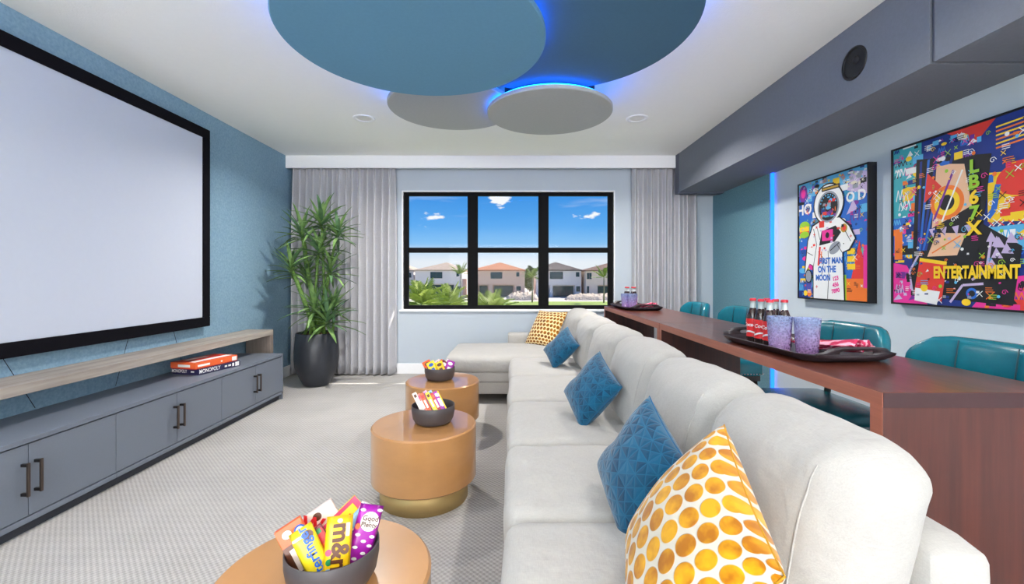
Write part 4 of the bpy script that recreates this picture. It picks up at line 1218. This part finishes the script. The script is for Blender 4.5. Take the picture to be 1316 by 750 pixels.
def draw_astronaut(A, w, h):
    rr = random.Random(5)
    A.rect(0, 0, w, h, 'blue')
    A.confetti(rr, 0, w, 0, h, 170, ['sky', 'deep', 'teal', 'purple', 'sky', 'blue', 'pink', 'yellow', 'white', 'lilac', 'black'], .012, .06)
    A.rect(0, h * .9, w, h, 'sky'); A.confetti(rr, 0, w, h * .88, h, 50, ['deep', 'white', 'orange', 'blue', 'grey', 'black', 'yellow'], .008, .035)
    A.ell(.06, .93, .055, .075, 'purple'); A.ell(.06, .93, .03, .04, 'pink')
    A.poly([(.58, .86), (w, .80), (w, .97), (.62, 1.0)], 'lilac'); A.confetti(rr, .58, w, .83, 1.0, 24, ['grey', 'white', 'cream', 'black'], .008, .03)
    # stacked colour blob at the side
    A.ell(.075, .64, .065, .04, 'lime'); A.rect(.01, .585, .14, .63, 'yellow'); A.rect(.012, .565, .138, .59, 'red'); A.ell(.075, .56, .063, .03, 'green' if 'green' in PAL else 'lime')
    A.text('HO', .125, .075, .78, 'white', bold=.004); A.text('O D', .105, .665, .80, 'white', bold=.004)
    # pop colours low at the near side
    A.rect(.56, 0, w, .17, 'orange'); A.poly([(.62, .17), (.70, .46), (.78 if w > .78 else w, .17)], 'red'); A.rect(.47, 0, .57, .20, 'lime'); A.poly([(.45, .02), (.55, .02), (.52, .18)], 'yellow')
    A.rect(.58, .30, .66, .345, 'yellow'); A.rect(.58, .36, .66, .405, 'yellow'); A.rect(.58, .24, .66, .285, 'yellow')
    A.rect(w - .04, .1, w, .42, 'pink')
    A.rect(0, 0, .12, .06, 'deep'); A.ell(.14, .04, .03, .03, 'orange'); A.ell(.09, .04, .025, .025, 'yellow')
    A.doodles(rr, 0, w, 0, h, 150)
    # suit, dark outline first
    def suit(col, g):
        A.poly([(.20 - g, .0), (.20 - g, .28), (.15 - g, .30), (.09 - g, .22), (.10 - g, .30 + g), (.13 - g, .50), (.19 - g, .62 + g), (.30, .66 + g), (.50, .66 + g), (.60 + g, .58 + g), (.66 + g, .48), (.60 + g, .40 - g), (.53 + g, .38), (.55 + g, .0)], col)
        A.ell(.375, .79, .165 + g, .16 + g, col, 30)
    suit('black', .012); suit('white', 0)
    A.rect(.30, .90, .50, .935, 'black'); A.line([(.31, .918), (.49, .918)], .016, 'gold')
    A.ell(.375, .765, .125, .13, 'grey', 30); A.ell(.375, .765, .108, .114, 'black', 30)
    A.confetti(rr, .29, .46, .68, .85, 34, ['deep', 'teal', 'purple', 'red', 'sky', 'orange', 'blue', 'grey'], .006, .024)
    for k in range(9):
        a = PI * (.1 + .8 * k / 8); A.ell(.375 + .09 * math.cos(a), .775 + .09 * math.sin(a), .007, .007, 'sky', 8)
    # kit on the chest, gloves, seams
    A.rect(.27, .60, .33, .655, 'red'); A.ell(.55, .57, .035, .035, 'gold'); A.ell(.55, .57, .02, .022, 'red')
    A.poly([(.27, .45), (.45, .47), (.52, .54), (.46, .60), (.30, .57)], 'black')
    A.rect(.305, .485, .43, .575, 'pink'); A.ell(.367, .53, .022, .025, 'black'); A.ell(.45, .42, .07, .045, 'grey', rot=.5); A.line([(.40, .40), (.50, .46)], .008, 'black')
    A.ell(.135, .19, .045, .06, 'black'); A.ell(.135, .19, .036, .05, 'grey')
    for p in ([(.2, .28), (.24, .46), (.2, .6)], [(.53, .38), (.48, .44)], [(.37, .0), (.385, .24), (.375, .40)], [(.12, .40), (.19, .37)], [(.56, .55), (.62, .46)], [(.26, .4), (.33, .33), (.3, .2)], [(.24, .62), (.28, .5)]):
        A.line(p, .006, 'black')
    A.line([(.26, .28), (.28, .44)], .022, 'red'); A.line([(.29, .30), (.30, .40)], .012, 'orange')
    A.confetti(rr, .16, .56, .40, .64, 26, ['grey', 'black', 'red', 'lilac'], .004, .016)
    for x, y in ((.62, .50), (.24, .10), (.21, .55)):
        A.line([(x - .014, y), (x + .014, y)], .005, 'red'); A.line([(x, y - .014), (x, y + .014)], .005, 'red')
    A.text('FIRST MAN', .068, .405, .315, 'blue', bold=.003, sx=.8); A.text('ON THE', .07, .36, .245, 'blue', bold=.003, sx=.8); A.text('MOON', .068, .315, .175, 'blue', bold=.003, sx=.8)
    A.text('123', .045, .46, .17, 'pink', rot=.2); A.text('456', .045, .46, .12, 'pink', rot=.2); A.text('7890', .045, .46, .07, 'pink', rot=.2)


def draw_abstract(A, w, h):
    rr = random.Random(21)
    A.rect(0, 0, w, h, 'deep')
    A.rect(0, h * .55, w * .2, h, 'teal'); A.confetti(rr, 0, w * .26, h * .5, h, 60, ['teal', 'sky', 'white', 'pink', 'orange', 'deep', 'yellow', 'black', 'teal'], .01, .05)
    A.rect(0, h * .3, w * .2, h * .55, 'blue'); A.confetti(rr, 0, w * .22, h * .26, h * .56, 40, ['sky', 'orange', 'black', 'white', 'pink', 'yellow', 'deep'], .01, .045)
    A.rect(.01, h * .28, .07, h * .46, 'orange')
    A.poly([(0, 0), (w * .24, 0), (w * .1, h * .24), (0, h * .26)], 'pink'); A.confetti(rr, 0, w * .16, 0, h * .2, 22, ['black', 'purple', 'pink', 'lilac'], .01, .04)
    A.poly([(w * .42, h), (w, h), (w, h * .72), (w * .6, h * .78)], 'deep'); A.poly([(w * .36, h), (w * .62, h), (w * .52, h * .9)], 'red')
    A.poly([(w * .58, h * .72), (w, h * .66), (w, h * .42), (w * .58, h * .46)], 'yellow'); A.confetti(rr, w * .56, w, h * .44, h * .75, 40, ['orange', 'red', 'blue', 'deep', 'yellow', 'black'], .012, .05)
    A.ell(w * .74, h * .66, w * .12, h * .085, 'red'); A.line([(w * .63, h * .65), (w * .61, h * .52), (w * .58, h * .48)], .03, 'blue'); A.line([(w * .82, h * .6), (w * .84, h * .52), (w * .8, h * .48)], .03, 'blue')
    for k in range(6): A.line([(w * .62, h * (.84 + .022 * k)), (w, h * (.87 + .02 * k))], .009, 'yellow' if k % 2 else 'orange')
    for k in range(9):
        x = w * (.6 + .045 * k); A.line([(x - .016, h * .43), (x + .012, h * .455)], .006, 'white'); A.line([(x - .014, h * .457), (x + .014, h * .432)], .006, 'red')
    A.rect(w * .58, h * .30, w, h * .43, 'sky'); A.confetti(rr, w * .56, w, h * .28, h * .43, 34, ['sky', 'black', 'pink', 'blue', 'white', 'yellow'], .01, .045)
    A.poly([(w * .5, 0), (w, 0), (w, h * .2), (w * .62, h * .16)], 'pink'); A.confetti(rr, w * .52, w, 0, h * .17, 40, ['pink', 'red', 'purple', 'yellow', 'black', 'orange'], .01, .045)
    # bold dark blocks, rings and bands in the middle
    A.poly([(w * .13, h * .05), (w * .17, h * .90), (w * .60, h * .82), (w * .56, h * .45), (w * .74, h * .32), (w * .7, h * .02)], 'black')
    for k in range(5): A.line([(w * (.18 + .012 * k), h * .33), (w * (.20 + .05 * k), h * .88)], .016, 'blue' if k % 2 else 'deep')
    A.poly([(w * .27, h * .46), (w * .50, h * .56), (w * .46, h * .80), (w * .30, h * .84)], 'peach')
    A.ell(w * .36, h * .60, w * .10, h * .10, 'orange', 30); A.ell(w * .36, h * .60, w * .075, h * .075, 'yellow', 30); A.ell(w * .36, h * .60, w * .045, h * .045, 'black', 30)
    A.poly([(w * .22, h * .62), (w * .33, h * .70), (w * .24, h * .80)], 'red'); A.line([(w * .28, h * .50), (w * .40, h * .78)], .014, 'purple'); A.line([(w * .33, h * .49), (w * .45, h * .77)], .01, 'white')
    A.poly([(w * .24, h * .29), (w * .42, h * .29), (w * .47, h * .41), (w * .30, h * .43)], 'peach'); A.line([(w * .27, h * .31), (w * .44, h * .40)], .008, 'orange')
    for k in range(4): x = w * (.25 + .07 * k); A.poly([(x, h * .455), (x + w * .04, h * .46), (x + w * .03, h * .40)], 'lilac')
    A.poly([(w * .15, h * .06), (w * .33, h * .02), (w * .36, h * .24), (w * .19, h * .27)], 'red'); A.poly([(w * .155, h * .02), (w * .30, 0), (w * .32, h * .08), (w * .16, h * .1)], 'white')
    A.line([(w * .19, h * .275), (w * .36, h * .245)], .022, 'yellow')
    A.ell(w * .22, h * .10, .024, .024, 'yellow'); A.ell(w * .50, h * .075, .032, .032, 'blue'); A.ell(w * .50, h * .075, .018, .018, 'black'); A.ell(w * .47, h * .025, .026, .02, 'yellow')
    for p in ([(w * .60, h * .38), (w * .575, h * .2), (w * .50, h * .15)], [(w * .18, h * .3), (w * .12, h * .2), (w * .14, h * .08)], [(w * .38, h * .02), (w * .45, h * .12), (w * .56, h * .13)]):
        A.line(p, .014, 'lilac')
    for k in range(7): x, y = rr.uniform(w * .60, w * .72), rr.uniform(h * .2, h * .38); A.poly([(x - .03, y), (x + .03, y - .006), (x - .005, y + .055)], 'lilac')
    A.confetti(rr, w * .17, w * .56, h * .03, h * .5, 30, ['grey', 'deep', 'lilac', 'white'], .004, .014)
    A.confetti(rr, w * .2, w * .55, h * .82, h * .98, 26, ['blue', 'yellow', 'sky', 'purple', 'white'], .008, .03)
    A.doodles(rr, 0, w, 0, h, 260)
    for c, y, col in (('L', .77, 'lime'), ('B', .685, 'lime'), ('6', .60, 'yellow'), ('7', .515, 'lime'), ('X', .43, 'yellow')):
        A.text(c, .105, w * .515, h * y, col, bold=.004)
    A.text('ENTERTAINMENT', .098, w * .51, h * .19, 'yellow', bold=.0045, sx=.60)


picture('framed colourful astronaut picture on the pale wall', 4.034, 1.077, 0.802, 1.041, draw_astronaut)
picture('framed bold abstract pop picture with yellow lettering, largest on the pale wall', 3.04, 1.087, 1.06, 1.06, draw_abstract)

# ---------------------------------------------------------------- outside the window
mat('lawn_green', (122, 144, 62), 0.95, rgb2=(160, 178, 92), vscale=3)
mat('pale_ground', (222, 208, 190), 0.95, var=0.08, vscale=1)
mat('dirt', (206, 188, 168), 0.95, var=0.16, vscale=1.2, bump=0.8, bscale=3, bdist=0.3)
mat('stucco_white', (235, 228, 222), 0.9); mat('stucco_peach', (228, 196, 172), 0.9); mat('stucco_cream', (230, 214, 196), 0.9); mat('stucco_grey', (222, 214, 208), 0.9)
mat('roof_tan', (186, 166, 146), 0.9, var=0.1, vscale=2); mat('roof_rust', (190, 128, 92), 0.9, var=0.1, vscale=2); mat('roof_dark', (92, 80, 74), 0.9, var=0.5, vscale=1.4); mat('roof_brown', (128, 100, 84), 0.9, var=0.3, vscale=1.4)
mat('far_glass', (28, 66, 74), 0.15); mat('far_frame', (60, 66, 74), 0.6); mat('patio_shade', (150, 136, 124), 0.9)
mat('palm_leaf', (112, 134, 60), 0.6, rgb2=(160, 172, 84), vscale=2); mat('palm_trunk', (150, 138, 120), 0.9, var=0.2, vscale=3); mat('bush_dark', (64, 84, 40), 0.9, rgb2=(104, 120, 56), vscale=1.5)
mat('palm_leaf_near', (128, 150, 52), 0.6, rgb2=(190, 200, 96), vscale=4)
GZ = -3.03
struct(tag(obj('ground_lawn', bx(-60, 70, 8, 78, GZ - 0.2, GZ), 'lawn_green'), 'green lawn outside the window'))
struct(tag(obj('ground_sand', bx(-120, 140, 78, 190, GZ - 0.2, GZ), 'pale_ground'), 'pale bare ground before the houses'))
HY = 95.0


def house(label, px0, px1, eave, peak_px, peak, wall_m, roof_m, wins, patio, Y=HY, depth=11.0):
    x0, x1 = (px0 - 658) / FPX * Y, (px1 - 658) / FPX * Y
    ez = EYE - (eave - 356) / FPX * Y; pz = EYE - (peak - 356) / FPX * Y; xp = (peak_px - 658) / FPX * Y
    t = thing('house', label, 'house', ((x0 + x1) / 2, Y + depth / 2, GZ), 0, 'houses across the lawn')
    pa = [( (a - 658) / FPX * Y, (b - 658) / FPX * Y, EYE - (c - 356) / FPX * Y) for a, b, c in patio]
    bm = bmesh.new()
    box(bm, x0, x1, Y + 1.2, Y + depth, GZ, ez)
    zt = max([p[2] for p in pa]) if pa else GZ
    box(bm, x0, x1, Y, Y + 1.2, zt, ez)
    edges = [x0] + [v for p in sorted(pa) for v in p[:2]] + [x1]
    for a, b in zip(edges[0::2], edges[1::2]):
        if b - a > 0.05: box(bm, a, b, Y, Y + 1.2, GZ, zt)
    obj('wall', bm, wall_m, t, world=True)
    o = 0.2
    bm = bmesh.new()
    A_ = [bm.verts.new(p) for p in ((x0 - o, Y - o, ez), (x1 + o, Y - o, ez), (x1 + o, Y + depth + o, ez), (x0 - o, Y + depth + o, ez))]
    L_ = [bm.verts.new((p.co.x, p.co.y, ez - 0.22)) for p in A_]
    hw = min(xp - x0, x1 - xp) * 0.25
    r0 = bm.verts.new((xp, Y + depth * 0.42, pz)); r1 = bm.verts.new((xp + 0.01, Y + depth * 0.62, pz))
    bm.faces.new((A_[0], A_[1], r0)); bm.faces.new((A_[1], A_[2], r1, r0)); bm.faces.new((A_[2], A_[3], r1)); bm.faces.new((A_[3], A_[0], r0, r1))
    for k in range(4): bm.faces.new((A_[k], A_[(k + 1) % 4], L_[(k + 1) % 4], L_[k]))
    bm.faces.new(L_)
    obj('roof', bm, roof_m, t, world=True)
    for a, b, c, d in wins:
        wx0, wx1 = (a - 658) / FPX * Y, (b - 658) / FPX * Y; wz1, wz0 = EYE - (c - 356) / FPX * Y, EYE - (d - 356) / FPX * Y
        f = obj('window', bx(wx0 - .08, wx1 + .08, Y - 0.06, Y + 0.05, wz0 - .08, wz1 + .08), 'far_frame', t, world=True)
        n = 2 if wx1 - wx0 > 1.5 else 1
        for k in range(n):
            q0 = wx0 + (wx1 - wx0) * k / n + .03; q1 = wx0 + (wx1 - wx0) * (k + 1) / n - .03
            obj('pane', bx(q0, q1, Y - 0.08, Y - 0.05, wz0, wz1), 'far_glass', f)
    for a, b, c in pa:
        f = obj('patio_door', bx(a + .25, b - .25, Y + 1.08, Y + 1.22, GZ + .05, c - .25), 'far_frame', t, world=True)
        n = max(1, int((b - a) / 1.5))
        for k in range(n):
            q0 = a + .3 + (b - a - .6) * k / n + .04; q1 = a + .3 + (b - a - .6) * (k + 1) / n - .04
            obj('pane', bx(q0, q1, Y + 1.05, Y + 1.09, GZ + .1, c - .35), 'far_glass', f)


house('grey-roofed house at the curtain edge of the window view', 470, 531.5, 347, 500, 334, 'stucco_grey', 'roof_tan', [(525.5, 528, 351, 356)], [], Y=99)
house('white house with a tan roof behind the palm fronds', 533.4, 594, 346.5, 570, 336, 'stucco_white', 'roof_tan', [(553.6, 568, 349.8, 357), (587, 590, 350, 354.5), (588, 592, 368, 372)], [(540, 584, 364.5)])
house('peach house with a rusty orange roof in the middle of the view', 606, 674.5, 346.5, 642, 336, 'stucco_peach', 'roof_rust', [(631, 645, 349.8, 357.5), (664, 667, 350, 354.7), (664, 669, 368, 373)], [(614, 628, 365.5), (633, 661, 365.5)])
house('white house under a dark unfinished roof', 689, 747, 346.5, 716, 335.5, 'stucco_white', 'roof_dark', [(707, 723, 349.3, 357.8), (740.5, 744, 350, 355), (741, 745, 368, 374)], [(693, 707, 366), (710, 739, 366)])
house('cream house with a brown roof at the bar edge of the view', 753, 836, 347, 796, 335, 'stucco_cream', 'roof_brown', [(754.8, 756.6, 351, 358), (757.8, 759.8, 351, 358), (754.8, 756.6, 368, 376)], [(768, 786, 366)], Y=93)


def mound(label, px0, px1, top, Y, seed, n=34):
    x0, x1 = (px0 - 658) / FPX * Y, (px1 - 658) / FPX * Y; hz = EYE - (top - 356) / FPX * Y - GZ
    bm = bmesh.new(); m_ = 14; g = []
    for i in range(n + 1):
        row = []
        for j in range(m_ + 1):
            u = -1 + 2 * i / n; v = -1 + 2 * j / m_
            env = max(0, 1 - abs(u) ** 4) * max(0, 1 - v * v)
            q = Vector((u * 4 + seed, v * 1.5, 0))
            z = hz * env ** 0.6 * (0.62 + 0.42 * abs(noise.noise(q * 1.7)) + 0.3 * noise.noise(q * 3.3))
            row.append(bm.verts.new((x0 + (x1 - x0) * (u + 1) / 2 - (x0 + x1) / 2, v * 2.2, max(0, z) - 0.02)))
        g.append(row)
    for a, b in zip(g, g[1:]):
        for j in range(m_): bm.faces.new((a[j], b[j], b[j + 1], a[j + 1]))
    o = obj('dirt_mound', bm, 'dirt', None, True); o.location = ((x0 + x1) / 2, Y, GZ + 0.02)
    tag(o, label, 'dirt mound', 'heaps of pale dirt before the houses')


mound('heap of pale dirt before the peach house', 650, 692, 373, 84, 2.0)
mound('heap of pale dirt before the white dark-roofed house', 726, 800, 375, 84, 7.3)


def frond_mesh(length, width, droop, m, pairs=14, seed=0):
    bm = bmesh.new(); rr = random.Random(seed)
    def pt(s): return Vector((length * s * (1 - .15 * droop * s), 0, -length * droop * s * s * .6))
    pr = None
    for k in range(9):
        p = pt(k / 8); w_ = 0.012 * length * (1 - k / 9)
        a, b = bm.verts.new(p + Vector((0, -w_, 0))), bm.verts.new(p + Vector((0, w_, 0)))
        if pr: bm.faces.new((pr[0], a, b, pr[1]))
        pr = (a, b)
    for k in range(pairs):
        s = .14 + .84 * k / pairs; p = pt(s); l = width * math.sin(PI * min(1, .2 + s * .75)) * rr.uniform(.85, 1.1)
        for sg in (-1, 1):
            d = Vector((.75, sg, -.18 + rr.uniform(-.2, .15))).normalized(); w_ = length * .022
            a = bm.verts.new(p + Vector((-w_, 0, 0))); b = bm.verts.new(p + Vector((w_, 0, 0))); c = bm.verts.new(p + d * l * .6 + Vector((w_, 0, -l * .03))); e = bm.verts.new(p + d * l + Vector((0, 0, -l * .2)))
            bm.faces.new((a, b, c)); bm.faces.new((a, c, e))
    me = bpy.data.meshes.new('frond'); bm.to_mesh(me); bm.free(); me.materials.append(MATS[m]); return me


def palm(name, label, px, crown_py, Y, length, width, nf, m, seed, group, spread=(75, -15), trunk=0.13):
    rr = random.Random(seed)
    x = (px - 658) / FPX * Y; cz = EYE - (crown_py - 356) / FPX * Y
    t = thing(name, label, 'palm tree', (x, Y, GZ), 0, group)
    bm = bmesh.new(); hgt = cz - GZ
    tube(bm, [(0, 0, 0), (.04, 0, hgt * .4), (.02, 0, hgt)], [trunk * 1.15, trunk, trunk * .8], 10); obj('trunk', bm, 'palm_trunk', t, True)
    lib = [frond_mesh(length, width, d, m, seed=seed + k) for k, d in enumerate((.35, .6, .85))]
    for k in range(nf):
        o = bpy.data.objects.new('frond', lib[k % 3]); C.objects.link(o); o.parent = t
        az = k * 2.39996 + rr.uniform(-.2, .2); lift = math.radians(spread[0] + (spread[1] - spread[0]) * k / nf + rr.uniform(-6, 6))
        sc = rr.uniform(.85, 1.1)
        o.matrix_local = Matrix.Translation((.02, 0, hgt)) @ Matrix.Rotation(az, 4, 'Z') @ Matrix.Rotation(-lift, 4, 'Y') @ Matrix.Diagonal((sc, sc, sc, 1))


g_ = 'young palms on the lawn'
palm('palm_tree', 'young palm on the lawn before the white tan-roofed house', 592, 353, 74, 2.6, .55, 9, 'palm_leaf', 3, g_, (85, 25))
palm('palm_tree', 'young palm on the lawn between the peach and dark-roofed houses', 684, 357, 75, 2.4, .6, 11, 'palm_leaf', 4, g_, (80, 10))
palm('palm_tree', 'young palm on the lawn before the cream house', 776, 357, 74, 2.6, .6, 11, 'palm_leaf', 5, g_, (80, 5))
g2 = 'bushy palms just below the window'
palm('garden_palm', 'bushy garden palm below the window at the curtain edge', 541, 392, 14, 1.0, .30, 24, 'palm_leaf_near', 6, g2, (85, 10))
palm('garden_palm', 'bushy garden palm below the first window bay', 576, 394, 17, 1.1, .30, 24, 'palm_leaf_near', 7, g2, (85, 10))
palm('garden_palm', 'bushy garden palm below the middle window bay', 630, 404, 13.5, 0.95, .28, 22, 'palm_leaf_near', 8, g2, (85, 15))


def tree(label, px, top, Y, rx, seed):
    rr = random.Random(seed); x = (px - 658) / FPX * Y; hz = EYE - (top - 356) / FPX * Y - GZ
    t = thing('leafy_tree', label, 'tree', (x, Y, GZ), 0, 'trees behind the houses')
    bm = bmesh.new(); tube(bm, [(0, 0, 0), (.1, 0, hz * .6)], [.25, .15], 8); obj('trunk', bm, 'palm_trunk', t, True)
    bm = bmesh.new()
    for k in range(420):
        d = Vector((rr.gauss(0, 1), rr.gauss(0, 1), rr.gauss(0, 1))).normalized() * rr.uniform(.6, 1)
        p = Vector((d.x * rx, d.y * rx, hz * .56 + d.z * hz * .44)); s_ = rr.uniform(.3, .6)
        q = Matrix.Translation(p) @ Matrix.Rotation(rr.uniform(0, 6), 4, 'Z') @ Matrix.Rotation(rr.uniform(0, 3), 4, 'X') @ Matrix.Diagonal((s_, s_, s_, 1))
        vs_ = [bm.verts.new(q @ Vector(c)) for c in ((-1, -.6, 0), (1, -.5, .1), (.6, .7, 0), (-.5, .8, .2))]; bm.faces.new(vs_)
    f = obj('foliage', bm, 'bush_dark', t); f['kind'] = 'stuff'


tree('dark leafy tree in the gap beside the peach house', 681, 342, 110, 1.7, 1)
tree('dark leafy tree rising behind the white dark-roofed house', 692, 344, 120, 2.4, 2)
